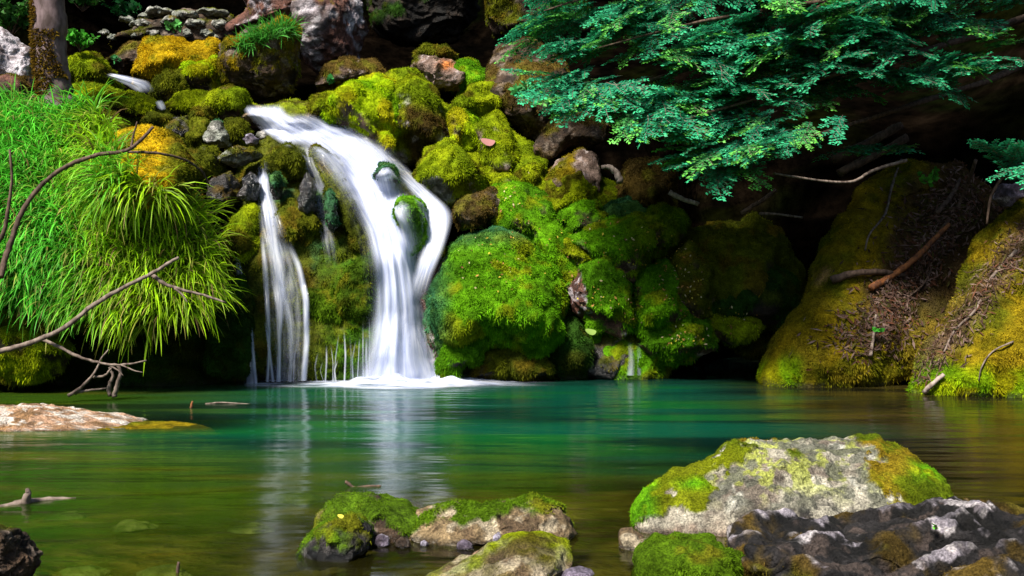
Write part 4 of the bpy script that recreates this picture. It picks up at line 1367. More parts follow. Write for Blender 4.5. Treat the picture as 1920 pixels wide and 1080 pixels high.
sheet('water_veil', [(a - 16, b + 6) for a, b in mainL], [(a + 12, b) for a, b in mainR], W, [.2, .25, .28, .3, .3, .34, .4, .5], 20, 70, .10, .08, seed=60, edge=.5, topfade=.15)
W2 = empty('narrow_cascade', P(530, 716, 10.4), 'narrow streaky cascade left of the main waterfall', 'waterfall')
sheet('water_sheet', [(478, 300), (480, 350), (484, 420), (490, 490), (496, 560), (503, 640), (508, 716)], [(504, 300), (512, 360), (532, 420), (558, 480), (574, 540), (578, 620), (576, 714)], W2,
      [.6, .5, .30, .24, .22, .22, .24], 20, 80, .03, .04, seed=7, edge=.3, topfade=.08)
sheet('water_strand', [(482, 300), (486, 360), (496, 430), (504, 500), (515, 580), (519, 640), (516, 716)], [(502, 300), (506, 360), (526, 430), (538, 500), (535, 580), (529, 640), (528, 716)], W2,
      [.7, .75, .6, .55, .55, .6, .8], 10, 80, .07, .03, seed=8, edge=.35, topfade=.1)
sheet('water_strand', [(530, 450), (552, 500), (566, 560), (568, 640), (562, 714)], [(545, 445), (568, 500), (581, 560), (582, 640), (576, 714)], W2, [.4, .7, .8, .75, .9], 8, 60, .06, .02, seed=9, edge=.4, topfade=.2)
sheet('water_strand', [(494, 600), (502, 660), (508, 716)], [(500, 600), (509, 660), (516, 716)], W2, [.6, .7, .8], 5, 30, .05, .01, seed=10, edge=.4, topfade=.2)
sheet('water_strand', [(486, 430), (490, 490), (494, 560), (500, 640), (497, 716)], [(494, 430), (503, 490), (507, 560), (510, 640), (506, 716)], W2, [.3, .6, .6, .5, .7], 8, 60, .06, .02, seed=14, edge=.4, topfade=.2)
sheet('water_strand', [(506, 470), (520, 530), (535, 600), (541, 660), (538, 716)], [(516, 470), (536, 530), (550, 600), (553, 660), (549, 716)], W2, [.3, .5, .4, .4, .6], 8, 60, .06, .02, seed=15, edge=.4, topfade=.2)
W3 = empty('water_trickle', P(600, 460, 10.5), 'thin glassy trickle on dark rock between cascade and main fall', 'waterfall')
sheet('water_sheet', [(556, 272), (568, 310), (580, 350), (592, 400), (602, 455), (612, 510)], [(580, 272), (592, 310), (612, 350), (626, 400), (630, 450), (636, 510)], W3, [.3, .36, .36, .3, .22, .1], 10, 60, .03, .02, seed=11, edge=.3, botfade=.3)
W4 = empty('water_trickle', P(470, 718, 10.3), 'leftmost thin fall beside the dark moss curtain', 'waterfall')
sheet('water_sheet', [(438, 480), (446, 530), (455, 580), (460, 640), (457, 720)], [(448, 480), (460, 530), (470, 580), (478, 640), (483, 720)], W4, [.5, .6, .6, .6, .7], 9, 60, .05, .02, bodies=ALLF, seed=12, edge=.3, topfade=.1)
sheet('water_strand', [(466, 600), (470, 660), (476, 720)], [(472, 600), (478, 660), (484, 720)], W4, [.7, .8, .9], 5, 30, .08, .01, seed=13, edge=.4, topfade=.2)
W5 = empty('dripping_threads', P(640, 714, 10.4), 'row of fine water threads dripping from moss left of main fall', 'waterfall', 'threads of water')
rr_ = np.random.default_rng(9)
for k, (xa, ya, xb) in enumerate([(597, 650, 594), (612, 640, 610), (606, 655, 607), (620, 640, 624), (636, 600, 626), (634, 640, 630), (645, 630, 646), (656, 640, 658), (668, 625, 662), (674, 635, 670), (681, 610, 681),
                                  (688, 600, 689), (693, 580, 694), (558, 640, 550), (535, 690, 532), (546, 690, 549), (566, 680, 568)]):
    w_ = rr_.uniform(0.9, 2.4); d_ = rr_.uniform(.15, .9); jx = rr_.normal(0, 3); ya = ya + rr_.normal(0, 14)
    sheet('water_thread', [(xa - w_, ya), ((xa + xb) / 2 - w_ + jx, (ya + 715) / 2), (xb - w_, 716)], [(xa + w_, ya), ((xa + xb) / 2 + w_ + jx, (ya + 715) / 2), (xb + w_, 716)], W5, [.5 * d_, .7 * d_, .9 * d_], 5, 24, .05, .005,
          seed=20 + k, edge=.4, topfade=.35, sm=4)
W6 = empty('water_trickle', P(1190, 702, 10.8), 'tiny runnel of water on the dark wet stone at right', 'waterfall')
sheet('water_sheet', [(1176, 640), (1177, 675), (1174, 704)], [(1187, 640), (1191, 675), (1190, 704)], W6, [.1, .3, .6], 6, 24, .09, .01, bodies=list(range(R1B, UBR)), dflt=10.8, seed=50, edge=.4, topfade=.3)
sheet('water_sheet', [(1193, 640), (1194, 675), (1194, 704)], [(1201, 640), (1204, 675), (1206, 704)], W6, [.1, .25, .5], 6, 24, .09, .01, bodies=list(range(R1B, UBR)), dflt=10.8, seed=51, edge=.4, topfade=.3)
W7 = empty('upper_rill', P(235, 165, 12.0), 'small white rill between yellow hummocks above the grass', 'stream')
sheet('water_sheet', [(196, 142), (215, 150), (240, 162), (262, 178)], [(205, 136), (240, 142), (280, 152), (292, 172)], W7, [.8, .8, .6, .5], 10, 30, .0, .03, bodies=[], dflt=12.0, seed=52, edge=.25, topfade=.15, botfade=.2)
sheet('water_sheet', [(286, 190), (292, 200), (300, 208)], [(304, 186), (310, 196), (312, 206)], W7, [.6, .7, .5], 6, 16, 0, .02, bodies=[], dflt=11.75, seed=53, edge=.3, topfade=.2, botfade=.2)

# foam where the falls strike the pool
X, Y_, fq = grid(-2.95, 0.75, 150, 9.35, 10.85, 70)
pxx = X / Y_ * F + 960
core = np.exp(-((X + 1.12) / 0.62) ** 2)
frontY = 10.02 - 0.32 * core - 0.10 * np.exp(-((X + 2.3) / .5) ** 2) + 0.03 * fbm(np.stack([X, Y_ * 0, Y_ * 0], 1), 3, 3, 8)
dn = sstep(0, 0.22, Y_ - frontY + 0.10)
xl = sstep(-2.92, -2.55, X) * sstep(0.72, -0.2, X)
dn = dn ** 1.4 * xl * 1.15 * (0.6 + 0.4 * core) * (0.75 + 0.35 * fbm(np.stack([X, Y_ * 2.5, Y_ * 0], 1), 3.5, 4, 18))
Zf = 0.006 + 0.075 * core * sstep(9.95, 10.3, Y_) * (1 + .9 * fbm(np.stack([X, Y_, Y_ * 0], 1), 5, 3, 4)) + 0.012 * dn
o = mesh_np('foam', np.stack([X, Y_, Zf], 1), fq, M_FALL, None, True, {'dens': np.clip(dn, 0, 1), 'edge': sstep(0.0, .8, dn)}, None, np.stack([Y_ * .7, X], 1))
tag(o, 'white foam spreading on the pool at the foot of the falls', 'foam', None, 'stuff')

# ------------------------------------------------------------------ branches and sticks
def stick(name, mains, mat, label, cat, forks=(), group=None, fork_name='twig'):
    pts, rad = mains
    o = tube_obj(name, [(pts, rad)], mat, None, 0.08)
    tag(o, label, cat, group)
    for p2, r2 in forks:
        tube_obj(fork_name, [(p2, r2)], mat, o)
    return o


stick('bare_branch', pxline([(-30, 668), (10, 656), (60, 642), (120, 615), (175, 572), (230, 540), (285, 513), (310, 497), (335, 483)], np.linspace(8.3, 8.7, 9), (5.5, 3)), M_PALEBARK,
      'long pale bare branch slanting up in front of the hanging grass', 'branch',
      [pxline([(283, 514), (305, 530), (340, 543), (380, 553), (424, 567)], 8.65, (4, 1.8)), pxline([(328, 540), (342, 553), (352, 568)], 8.62, (2.4, 1)),
       pxline([(78, 636), (110, 650), (140, 666), (175, 677), (210, 684), (245, 682), (275, 676)], 8.5, (3.6, 1.5)),
       pxline([(205, 684), (222, 695), (232, 705)], 8.5, (1.8, .8)), pxline([(228, 684), (252, 695), (268, 698)], 8.5, (1.8, .7))])
stick('driftwood_snag', pxline([(128, 742), (150, 728), (170, 708), (182, 690), (190, 672), (204, 655)], np.linspace(8.75, 8.9, 6), (3.5, 1.2)), M_PALEBARK,
      'twisted grey snag standing in the water under the grass', 'snag',
      [pxline([(214, 744), (219, 724), (226, 700), (222, 686), (208, 684)], 8.9, (5, 2)), pxline([(205, 742), (206, 720), (212, 705), (205, 688)], 8.95, (4.5, 2)),
       pxline([(176, 707), (195, 705), (206, 694), (212, 686)], 8.85, (2.6, 1.6)), pxline([(140, 738), (165, 732), (200, 728)], 8.8, (3, 1.5))])
stick('brown_branch', pxline([(2, 520), (8, 490), (22, 450), (40, 400), (80, 345), (130, 310), (185, 290), (235, 283), (265, 262), (287, 238)], np.linspace(8.4, 9.0, 10), (5.8, 2.8)), M_DARKBARK,
      'dark brown bare branch arching across the grass top', 'branch',
      [pxline([(246, 279), (250, 255), (257, 228)], 8.95, (2.6, 1.2)), pxline([(240, 284), (290, 287), (340, 297), (375, 318), (384, 330), (394, 350)], [8.95, 9.0, 9.2, 9.5, 9.6, 9.7], (3, 1.5))])
stick('brown_branch', pxline([(-20, 470), (5, 440), (14, 400), (22, 340), (18, 280)], 8.7, (5, 2)), M_DARKBARK, 'dark upright stem at left edge in front of grass', 'branch')


def lay(pts, bid, r, lift=0.02):
    Ys = [surf(a, b, bid, 10.5) - lift for a, b in pts]
    return pxline(pts, Ys, r)


stick('fallen_stick', lay([(1558, 524), (1600, 513), (1650, 510), (1695, 516)], [BK1], (8, 4), .06), M_DARKBARK, 'blackish broken stick lying across the ochre bank', 'stick')
stick('fallen_stick', lay([(1632, 540), (1680, 512), (1715, 485), (1750, 450), (1780, 420)], [BK1], (7, 4), .08), M_ORANGE, 'orange brown stick slanting over the blackish one', 'stick')
stick('fallen_stick', lay([(1755, 400), (1785, 365), (1800, 335)], [BK1], (5, 3), .05), M_DARKBARK, 'brown stick higher up the leafy bank', 'stick')
stick('fallen_stick', lay([(1632, 668), (1638, 630), (1642, 590)], [BK1], (3.5, 2), .04), M_PALEBARK, 'thin grey upright stick low on the ochre bank', 'stick')
stick('fallen_stick', lay([(1733, 736), (1748, 720), (1770, 702)], [BK2], (5, 4), .05), M_WHITEWOOD, 'whitish stub of wood on the bright green fringe', 'stick')
stick('fallen_stick', pxline([(1880, 330), (1858, 370), (1850, 420)], 9.9, (3, 2)), M_DARKBARK, 'thin root hanging between the two banks', 'root')
stick('exposed_root', lay([(1690, 300), (1672, 350), (1660, 400), (1630, 440), (1622, 470)], [BK1], (3, 1.5), .03), M_PALEBARK, 'thin root trailing down upper left edge of the ochre bank', 'root')
stick('exposed_root', lay([(1830, 300), (1800, 380), (1760, 440), (1740, 520), (1700, 560)], [BK1], (3.5, 1.5), .04), M_DARKBARK, 'long dark root crossing the litter behind the orange stick', 'root')
stick('exposed_root', lay([(1905, 470), (1860, 520), (1830, 580), (1790, 620), (1770, 660)], [BK2], (3.5, 1.5), .03), M_PALEBARK, 'wiry root running down the nearer bank beside its needle strip', 'root')
stick('exposed_root', lay([(1900, 640), (1860, 660), (1840, 690), (1835, 715)], [BK2], (1.8, .9), .02), M_PALEBARK, 'short thin root near the foot of the nearer bank', 'root')
stick('grey_branch', pxline([(1450, 325), (1500, 333), (1560, 341), (1600, 340), (1625, 326), (1648, 316), (1700, 300)], np.linspace(9.3, 9.8, 7), (1.8, 3.4)), M_PALEBARK, 'bare grey branch hooking out below the evergreen', 'branch')
stick('fallen_log', pxline([(1560, 300), (1620, 272), (1690, 235)], 11.6, (9, 8)), M_DARKBARK, 'upper of two dim logs propped in the hollow', 'log')
stick('fallen_log', pxline([(1572, 325), (1630, 296), (1700, 258)], 11.5, (8, 8)), M_DARKBARK, 'lower of two dim logs propped in the hollow', 'log')
stick('fallen_stick', pxline([(1255, 360), (1282, 374), (1310, 383)], 11.2, (5, 4)), M_WHITEWOOD, 'short pale stick by the shaggy brown boulder', 'stick')
stick('driftwood_piece', pxline([(1128, 314), (1142, 313), (1156, 325), (1163, 342)], 11.6, (4, 7)), M_WHITEWOOD, 'bleached bone like wood piece left of shaggy boulder', 'driftwood')
stick('fallen_stick', pxline([(1390, 400), (1425, 378), (1455, 356)], 11.3, (4, 4)), M_DARKBARK, 'reddish stick leaning in the dark hollow', 'stick')
stick('fallen_stick', pxline([(1425, 400), (1460, 402), (1505, 408)], 11.3, (3, 2)), M_PALEBARK, 'thin level stick in the dark hollow', 'stick')
stick('floating_log', pxline([(-40, 962), (0, 955), (40, 945), (80, 938), (142, 936)], np.linspace(4.5, 4.75, 5), (12, 4)), M_PALEBARK, 'pale log jutting from the water at left edge', 'log',
      [pxline([(46, 944), (52, 925), (50, 916)], 4.62, (9, 3))], fork_name='stub')
stick('floating_twig', pxline([(385, 758), (410, 755), (440, 756), (470, 758)], F / 217.0, (2, 1.2)), M_PALEBARK, 'thin curved twig floating before the falls', 'twig')
stick('floating_twig', pxline([(358, 766), (361, 752)], F / 225.0, (3, 1.5)), M_ORANGE, 'tiny orange stub floating left of curved twig', 'twig')
stick('floating_twig', pxline([(648, 903), (655, 908), (664, 914), (690, 912), (714, 911)], F / 372.0, (3.5, 2.2)), M_DARKBARK, 'dark twig with raised tip floating behind mossy stones', 'twig')
stick('standing_twig', pxline([(332, 1088), (333, 1070), (335, 1054)], 3.5, (4, 2.5)), M_DARKBARK, 'short dark twig standing in water at bottom edge', 'twig')

# ------------------------------------------------------------------ leaf litter on the right banks
def litter(name, bid, count, regf, cols, label, seed, size=(0.012, 0.03), lenr=(1.5, 4)):
    r = np.random.default_rng(seed)
    V = []; C = []
    k = 0
    while k < count:
        px, py = regf(r)
        d = Vector(((px - 960) / F, 1.0, -(py - 540) / F)).normalized()
        h = BODIES[bid].ray_cast(Vector((0, 0, CAMZ)), d)
        k += 1
        if h[0] is None:
            continue
        p = np.array(h[0]); n = np.array(h[1])
        n = n + r.normal(0, .35, 3); n /= np.linalg.norm(n)
        a = np.cross(n, r.normal(0, 1, 3)); a /= np.linalg.norm(a)
        b = np.cross(n, a)
        w = r.uniform(*size); l = w * r.uniform(*lenr)
        p = p + n * r.uniform(0.012, 0.04)
        c = np.array(cols[r.integers(len(cols))]) * r.uniform(.6, 1.3)
        V += [p - a * l, p - b * w + n * .3 * w, p + a * l, p + b * w + n * .3 * w]
        C += [c] * 4
    V = np.array(V)
    o = mesh_np(name, V, np.arange(len(V)).reshape(-1, 4), M_LITTER, None, False, None, np.array(C))
    return tag(o, label, 'leaf litter', None, 'stuff')


LPX = [(1690, 300), (1860, 290), (1900, 400), (1800, 560), (1720, 620), (1600, 660), (1620, 560), (1665, 420)]


def lreg(r):
    t = r.random() ** 0.8
    w = 60 + 30 * math.sin(t * 7)
    return 1850 - 230 * t + r.normal(0, .55) * w + (r.normal(0, 60) if r.random() < .15 else 0), 300 + 350 * t + r.normal(0, 20)


LC = [(0.06, 0.034, 0.024), (0.08, 0.042, 0.03), (0.03, 0.016, 0.01), (0.13, 0.08, 0.06), (0.09, 0.035, 0.018), (0.15, 0.10, 0.08), (0.05, 0.045, 0.01)]
litter('leaf_litter', BK1, 4200, lreg, LC, 'dead brown leaves and needles strewn on the ochre bank', 5, (0.004, 0.014), (1.2, 6))


def lreg2(r):
    y = r.uniform(420, 720)
    return 1895 - (y - 480) * .75 + r.normal(0, 26), y


litter('leaf_litter', BK2, 1300, lreg2, LC, 'strip of dead needles running down the nearer bank', 6, (0.003, 0.009), (2, 9))


def flecks(count, seed):
    r = np.random.default_rng(seed)
    V = []; C = []
    cols = [(0.45, 0.36, 0.04), (0.36, 0.18, 0.05), (0.50, 0.40, 0.22), (0.22, 0.10, 0.04)]
    spots_ = [(1190, 560, 14, 60), (1300, 540, 30, 70), (1285, 630, 40, 24), (1110, 560, 40, 30), (930, 500, 50, 50), (1220, 470, 60, 30), (1350, 600, 60, 30), (1250, 520, 30, 50), (960, 380, 40, 30), (1120, 450, 80, 40)]
    for k in range(count):
        sx, sy, ax_, ay_ = spots_[r.integers(len(spots_))]
        px = sx + ax_ * r.normal() * .7; py = sy + ay_ * r.normal() * .7
        d = Vector(((px - 960) / F, 1.0, -(py - 540) / F)).normalized()
        best = None
        for b_ in range(R1B, UBR):
            h = BODIES[b_].ray_cast(Vector((0, 0, CAMZ)), d)
            if h[0] is not None and (best is None or h[3] < best[3]):
                best = h
        if best is None:
            continue
        p = np.array(best[0]); n = np.array(best[1]) + r.normal(0, .3, 3); n /= np.linalg.norm(n)
        a = np.cross(n, r.normal(0, 1, 3)); a /= np.linalg.norm(a); b = np.cross(n, a)
        w = r.uniform(.005, .011); l = w * r.uniform(1.2, 2.4)
        p = p + n * .025
        V += [p - a * l, p - b * w + n * .3 * w, p + a * l, p + b * w + n * .3 * w]
        C += [np.array(cols[r.integers(4)]) * r.uniform(.5, 1.1)] * 4
    o = mesh_np('fallen_leaves', np.array(V), np.arange(len(V)).reshape(-1, 4), M_LITTER, None, False, None, np.array(C))
    return tag(o, 'tiny yellow and brown leaf flecks on the green boulders', 'leaf litter', None, 'stuff')


flecks(420, 77)


def one_leaf(name, px, py, Yp, size, col, label, n=(0, -.8, .6)):
    c = P(px, py, Yp)
    n = np.array(n, float); n /= np.linalg.norm(n)
    a = np.cross(n, [0.3, 0.2, 1]); a /= np.linalg.norm(a); b = np.cross(n, a)
    th = np.linspace(0, 2 * np.pi, 14, endpoint=False)
    V = [c] + [c + size * (a * math.cos(t) * (1 + .25 * math.cos(t)) + b * math.sin(t) * .62) + n * size * .15 * math.cos(2 * t) for t in th]
    f = [(0, i + 1, (i + 1) % 14 + 1) for i in range(14)]
    o = mesh_np(name, np.array(V), np.array(f), M_LITTER, None, True, None, np.tile(np.array(col), (15, 1)))
    return tag(o, label, 'leaf')


one_leaf('fallen_leaf', 918, 266, surf(918, 266, [LEAFROCK], 12) - .03, .09, (0.28, 0.13, 0.12), 'large pink dead leaf resting on a mossy stone')
one_leaf('fallen_leaf', 1110, 622, 10.55, .06, (0.16, 0.24, 0.05), 'yellow green leaf stuck above the small runnel')
one_leaf('fallen_leaf', 640, 968, 3.58, .012, (0.45, 0.40, 0.05), 'tiny yellow leaf on the nearest moss topped stone')


def leafy_plant(name, px, py, Yp, h, nstem, nleaf, lsz, col, label, seed, spread=.6, long=2.2, cat='plant', group=None):
    r = np.random.default_rng(seed)
    base = P(px, py, Yp)
    o = empty(name, base, label, cat, group)
    V = []; C = []; st = []
    for s in range(nstem):
        d = np.array([r.normal(0, spread), r.normal(-.2, spread * .6), 1.0]); d /= np.linalg.norm(d)
        L_ = h * r.uniform(.6, 1.1)
        pts = [base + d * L_ * t + np.array([0, 0, -.25 * L_ * t * t]) for t in np.linspace(0, 1, 5)]
        st.append((pts, np.linspace(.005, .0015, 5) * max(1, Yp / 8)))
        for k in range(nleaf):
            t = r.uniform(.25, 1)
            p = base + d * L_ * t + np.array([0, 0, -.25 * L_ * t * t])
            a = d * .4 + r.normal(0, .8, 3); a[2] *= .6; a /= np.linalg.norm(a)
            b = np.cross(a, r.normal(0, 1, 3)); b /= np.linalg.norm(b)
            l = lsz * r.uniform(.7, 1.3); w = l / long
            V += [p, p + a * l * .5 - b * w, p + a * l, p + a * l * .5 + b * w]
            C += [np.array(col) * r.uniform(.5, 1.4)] * 4
    tube_obj('stem', st, M_DARKBARK, o)
    V = np.array(V)
    mesh_np('leaves', V, np.arange(len(V)).reshape(-1, 4), M_LEAF, o, False, None, np.array(C))
    return o


leafy_plant('leafy_shrub', 150, 95, 12.3, .34, 12, 18, .06, (0.05, 0.26, 0.02), 'bright green leafy shrub right of the tree trunk', 1)
leafy_plant('leafy_shrub', 20, 70, 13.6, .8, 20, 30, .08, (0.03, 0.12, 0.015), 'dark green shrub in the top left corner', 2)
leafy_plant('leafy_shrub', 235, 40, 17.3, .6, 14, 26, .09, (0.02, 0.14, 0.03), 'shadowy green shrub above the scree', 3)
leafy_plant('leafy_shrub', 155, 22, 16.5, .7, 14, 26, .09, (0.03, 0.13, 0.015), 'dim green shrub behind the tree trunk top', 4)
leafy_plant('small_sprout', 622, 158, 12.9, .13, 4, 5, .07, (0.08, 0.36, 0.10), 'little green sprout below the reddish cliff rock', 5)
leafy_plant('fern_tuft', 985, 185, 12.0, .28, 8, 8, .11, (0.06, 0.30, 0.08), 'small fern growing on the tall brown rock', 6, 0.7, 3.5, 'fern')
leafy_plant('small_sprout', 1755, 990, 3.5, .016, 2, 2, .015, (0.10, 0.40, 0.03), 'tiny bright sprout on the limestone outcrop', 7, .4, 1.3)
leafy_plant('small_sprout', 1745, 350, 10.25, .25, 6, 8, .06, (0.05, 0.24, 0.02), 'green ivy sprout at the top of the ochre bank', 8)
leafy_plant('small_sprout', 218, 115, 12.9, .12, 5, 5, .05, (0.07, 0.34, 0.10), 'tiny green seedling beneath the scree', 9)
leafy_plant('small_sprout', 330, 60, 14.6, .22, 8, 8, .07, (0.07, 0.26, 0.05), 'small green tuft among the pale scree stones', 10)
leafy_plant('small_sprout', 1645, 625, 9.95, .10, 3, 4, .045, (0.06, 0.36, 0.03), 'little bright green seedling low on the ochre bank', 12)

# ------------------------------------------------------------------ tree trunk at top left
T = empty('tree', P(108, 192, 10.7), 'slim pink grey tree trunk with brown moss at top left', 'tree')
tube_obj('trunk', [pxline([(110, 215), (105, 180), (96, 120), (93, 60), (92, -20), (90, -200), (84, -420)], 10.7, (36, 31, 30, 30, 29, 27, 24))], M_BARK, T, 0.035, 14)
r = np.random.default_rng(8)
V = []; C = []
for k in range(4200):
    py = r.uniform(-60, 185)
    th = r.uniform(-1.0, .95)
    fbmv = math.sin(py * .05) * .25
    cover = 0.30 + (0.75 if py > 60 else 0.1) * .5
    th_lim = -0.15 + (0.75 if 60 < py < 150 else (-.35 if py < 60 else .1)) + fbmv
    if th > th_lim:
        continue
    cx = np.interp(py, [-20, 60, 120, 180], [92, 93, 96, 105])
    rad = np.interp(py, [-20, 60, 120, 180], [29, 30, 30, 31]) / F * 10.7
    c = P(cx, py, 10.7)
    n = np.array([math.sin(th * 1.6), -math.cos(th * 1.6), 0])
    p = c + n * rad * 1.02
    d = n * .7 + r.normal(0, .5, 3) + np.array([0, 0, -.4]); d /= np.linalg.norm(d)
    s_ = np.cross(d, r.normal(0, 1, 3)); s_ /= np.linalg.norm(s_)
    V += [p - s_ * .011, p + s_ * .011, p + d * r.uniform(.02, .05)]
    C += [np.array([(0.10, 0.055, 0.008), (0.05, 0.03, 0.006), (0.14, 0.09, 0.008)][r.integers(3)]) * r.uniform(.6, 1.3)] * 3
mo = mesh_np('moss', np.array(V), np.arange(len(V)).reshape(-1, 3), M_MOSS, T, False, None, np.array(C))
mo['kind'] = 'stuff'

# ------------------------------------------------------------------ overhanging evergreen at right
TR = empty('evergreen_tree', P(2040, 300, 10.6), 'dense blue green evergreen overhanging the pool from the right', 'tree')
tube_obj('trunk', [([P(2040, 360, 10.7), P(2020, 150, 10.7), P(1985, -80, 10.6), P(1960, -350, 10.6), P(1950, -700, 10.8)], [.22, .2, .18, .14, .08])], M_DARKBARK, TR)
limbs = [
    [(1990, -60, 10.6), (1800, -40, 10.3), (1560, 0, 9.9), (1320, 40, 9.6), (1120, 90, 9.5)],
    [(2010, 0, 11.4), (1820, 70, 10.8), (1600, 130, 9.7), (1400, 190, 9.3), (1230, 240, 9.1)],
    [(1980, -140, 10.6), (1700, -120, 10.2), (1400, -80, 9.9), (1150, -20, 9.8), (1020, 20, 9.8)],
    [(2030, 60, 11.4), (1880, 140, 11.0), (1700, 200, 10.3), (1540, 250, 9.4), (1400, 290, 9.2)],
    [(1980, -300, 10.6), (1850, -400, 9.4), (1700, -500, 8.4), (1600, -560, 8.0)],  # unseen limb carrying the high sprays added for shade
    [(1560, 0, 9.9), (1400, 90, 9.8), (1220, 150, 9.7), (1080, 190, 9.6)],
]
for lm in limbs:
    tube_obj('limb', [([P(*q) for q in lm], np.linspace(.045, .006, len(lm)))], M_DARKBARK, TR)


def spray_template(seed):
    r = np.random.default_rng(seed)
    LV = []; LC_ = []; TW = []
    L_ = 0.50
    n = 9

    def leafpair(p, d, sz, tcol):
        for sgn in (-1, 1):
            sd = np.array([-d[1], d[0], 0]) * sgn
            a = d * .55 + sd * .85 + np.array([0, 0, r.uniform(-.35, .35)])
            a /= np.linalg.norm(a)
            b = np.cross(a, np.array([r.normal(0, .35), r.normal(0, .35), 1])); b /= np.linalg.norm(b)
            l = sz * r.uniform(.75, 1.2); w = l * .29
            LV.extend([p, p + a * l * .45 - b * w, p + a * l, p + a * l * .45 + b * w])
            LC_.extend([tcol] * 4)

    def twig(p0, d, ln, depth):
        k = int(ln / 0.026)
        p = p0.copy(); dd = d.copy()
        pts = [p.copy()]
        for i in range(k):
            dd = dd + np.array([r.normal(0, .06), r.normal(0, .06), -0.016]); dd /= np.linalg.norm(dd)
            p = p + dd * (ln / k)
            pts.append(p.copy())
            t = (i + 1) / k
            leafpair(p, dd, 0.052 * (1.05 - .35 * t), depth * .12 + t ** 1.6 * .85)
            if depth == 0 and i % 3 == 1 and t < .88:
                for sgn in ((-1, 1) if r.random() < .75 else (r.choice([-1, 1]),)):
                    an = sgn * r.uniform(.5, .8)
                    c, s_ = math.cos(an), math.sin(an)
                    d2 = np.array([dd[0] * c - dd[1] * s_, dd[0] * s_ + dd[1] * c, dd[2] + r.normal(0, .1)])
                    twig(p, d2 / np.linalg.norm(d2), ln * (.46 - .26 * t) * r.uniform(.7, 1.2), 1)
        for q0, q1 in zip(pts[:-1:2], pts[2::2]):
            TW.append((q0, q1, .0022 if depth == 0 else .0014))
    twig(np.zeros(3), np.array([1.0, 0, 0]), L_, 0)
    return np.array(LV), np.array(LC_), TW


TEMPL = [spray_template(100 + i) for i in range(7)]
blobs = [  # px, py, rx, ry, depth, sprays, brightness (lit and shaded sprays, put into leaf colour)
    (1090, 165, 60, 30, 9.5, 32, 1.15), (1110, 205, 60, 20, 9.4, 32, 1.35), (1050, 40, 50, 30, 9.9, 24, .9), (1110, 100, 60, 26, 9.8, 24, .8), (1200, 40, 90, 40, 9.7, 32, 1.0), (1270, 75, 60, 24, 9.6, 24, 1.0),
    (1250, 225, 70, 26, 9.1, 48, 1.45), (1335, 300, 60, 20, 9.0, 32, 1.35), (1300, 265, 60, 26, 9.3, 24, 1.2), (1340, 130, 50, 22, 9.4, 24, .9), (1400, 245, 80, 36, 9.1, 48, 1.25), (1410, 110, 100, 40, 9.3, 56, 1.15),
    (1430, 180, 80, 24, 9.2, 32, 1.2), (1440, 290, 50, 18, 9.2, 16, .9), (1400, 20, 150, 34, 9.5, 48, 1.0), (1540, 60, 100, 50, 9.3, 56, 1.1), (1560, 140, 100, 40, 9.3, 40, .95), (1670, 50, 100, 50, 9.2, 56, .95),
    (1660, 150, 70, 36, 9.5, 24, .7), (1770, 50, 50, 50, 9.2, 40, .9), (1790, 135, 40, 20, 9.1, 16, 1.0), (1710, 165, 60, 26, 9.2, 24, .95), (1510, 200, 70, 30, 9.6, 16, .6),
    (1600, -20, 250, 30, 9.6, 56, .9), (1300, -40, 220, 40, 9.9, 40, .9), (1895, 310, 24, 10, 8.9, 8, 1.3), (1930, 335, 16, 20, 8.9, 8, 1.2), (1640, 305, 24, 14, 9.9, 8, .7),
    (1500, -180, 330, 90, 10.2, 110, .9), (1800, -120, 160, 90, 9.9, 72, .9), (1150, -120, 140, 60, 10.2, 40, .9),  # crown extended above the frame to shade what lies below
    (1700, 60, 160, 70, 10.5, 40, .7), (1450, 70, 200, 70, 10.7, 48, .7), (1180, 60, 100, 50, 10.6, 24, .7),
    (1400, -80, 330, 100, 11.4, 110, .7), (1750, -80, 250, 100, 11.6, 80, .7), (1600, 20, 200, 60, 11.6, 48, .7),  # back layers added behind the crown to shade the hollow
    (1640, -560, 260, 120, 7.9, 90, .8), (1900, -480, 260, 120, 8.2, 90, .8), (1500, -420, 200, 80, 9.0, 60, .8), (1750, -330, 260, 80, 9.2, 70, .8),  # unseen high sprays added to shade the right bank and crown
]
r = np.random.default_rng(21)
VV = []; CC = []; tw = []
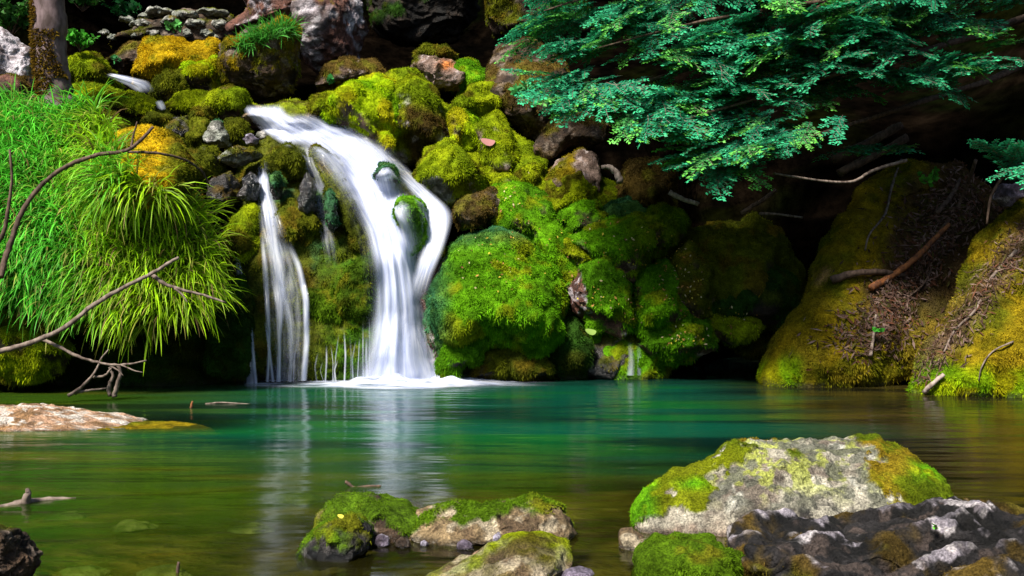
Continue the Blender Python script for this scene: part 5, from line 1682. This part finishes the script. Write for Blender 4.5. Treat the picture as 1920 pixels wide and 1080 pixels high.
for (bx, by, rx, ry, bY, cnt, br) in blobs:
    for k in range(cnt):
        if k % 8 == 0:
            a = r.normal(0, .6, 2)
            cpos = P(bx + rx * a[0], by - 24 + ry * a[1], bY + 0.35 + r.normal(0, .25))
            cd = np.array([-1.0 + .4 * r.normal(), -.45 + .4 * r.normal(), -.20 + .22 * r.normal()])
            if bx > 1700:
                cd[0] += .7
            cd /= np.linalg.norm(cd)
            cup = np.array([r.normal(0, .25), -.22 + r.normal(0, .2), 1.0])
            cs = np.cross(cup, cd); cs /= np.linalg.norm(cs)
            cn = np.cross(cd, cs)
        fan = r.normal(0, .55)
        o0 = cpos + cs * (fan * .34 + r.normal(0, .05)) + cd * r.normal(0, .16) + cn * r.normal(0, .035)
        d = cd * math.cos(fan) + cs * math.sin(fan) + cn * r.normal(0, .08)
        d /= np.linalg.norm(d)
        upv = cn + r.normal(0, .16, 3)
        y_ = np.cross(upv, d); y_ /= np.linalg.norm(y_)
        z_ = np.cross(d, y_)
        Rm = np.stack([d, y_, z_], 0)
        sc = r.uniform(.75, 1.25)
        LV, LCt, TW = TEMPL[r.integers(7)]
        o0 = o0 - d * .2 * sc
        VV.append((LV * sc) @ Rm + o0)
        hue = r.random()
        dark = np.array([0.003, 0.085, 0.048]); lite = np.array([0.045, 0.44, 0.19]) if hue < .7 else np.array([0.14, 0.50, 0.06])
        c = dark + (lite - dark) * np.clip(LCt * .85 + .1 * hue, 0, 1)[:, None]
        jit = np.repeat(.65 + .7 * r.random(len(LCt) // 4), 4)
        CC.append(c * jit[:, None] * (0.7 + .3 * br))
        for q0, q1, rd in TW[::1]:
            tw.append((q0 * sc @ Rm + o0, q1 * sc @ Rm + o0, rd * 1.3))
VV = np.vstack(VV); CC = np.vstack(CC)
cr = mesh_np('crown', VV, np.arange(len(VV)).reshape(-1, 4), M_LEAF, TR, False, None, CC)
q0 = np.array([a[0] for a in tw]); q1 = np.array([a[1] for a in tw]); rd = np.array([a[2] for a in tw])
ax = q1 - q0; ax /= np.maximum(np.linalg.norm(ax, axis=1), 1e-9)[:, None]
s1 = np.cross(ax, [0.2, 0.9, 0.3]); s1 /= np.maximum(np.linalg.norm(s1, axis=1), 1e-9)[:, None]
s2 = np.cross(ax, s1)
ring = [(1, 0), (-.5, .87), (-.5, -.87)]
TV = np.stack([q0 + (s1 * a + s2 * b) * rd[:, None] for a, b in ring] + [q1 + (s1 * a + s2 * b) * rd[:, None] for a, b in ring], 1)
ti = np.arange(len(q0))[:, None] * 6
tf = np.concatenate([ti + np.array([[0, 1, 4, 3]]), ti + np.array([[1, 2, 5, 4]]), ti + np.array([[2, 0, 3, 5]])])
mesh_np('twigs', TV.reshape(-1, 3), tf, M_PALEBARK, TR, False)
print('leaves', len(VV) // 4, 'twigs', len(q0))
for o in bpy.data.objects:
    for k in ('_o', '_b'):
        if k in o:
            del o[k]
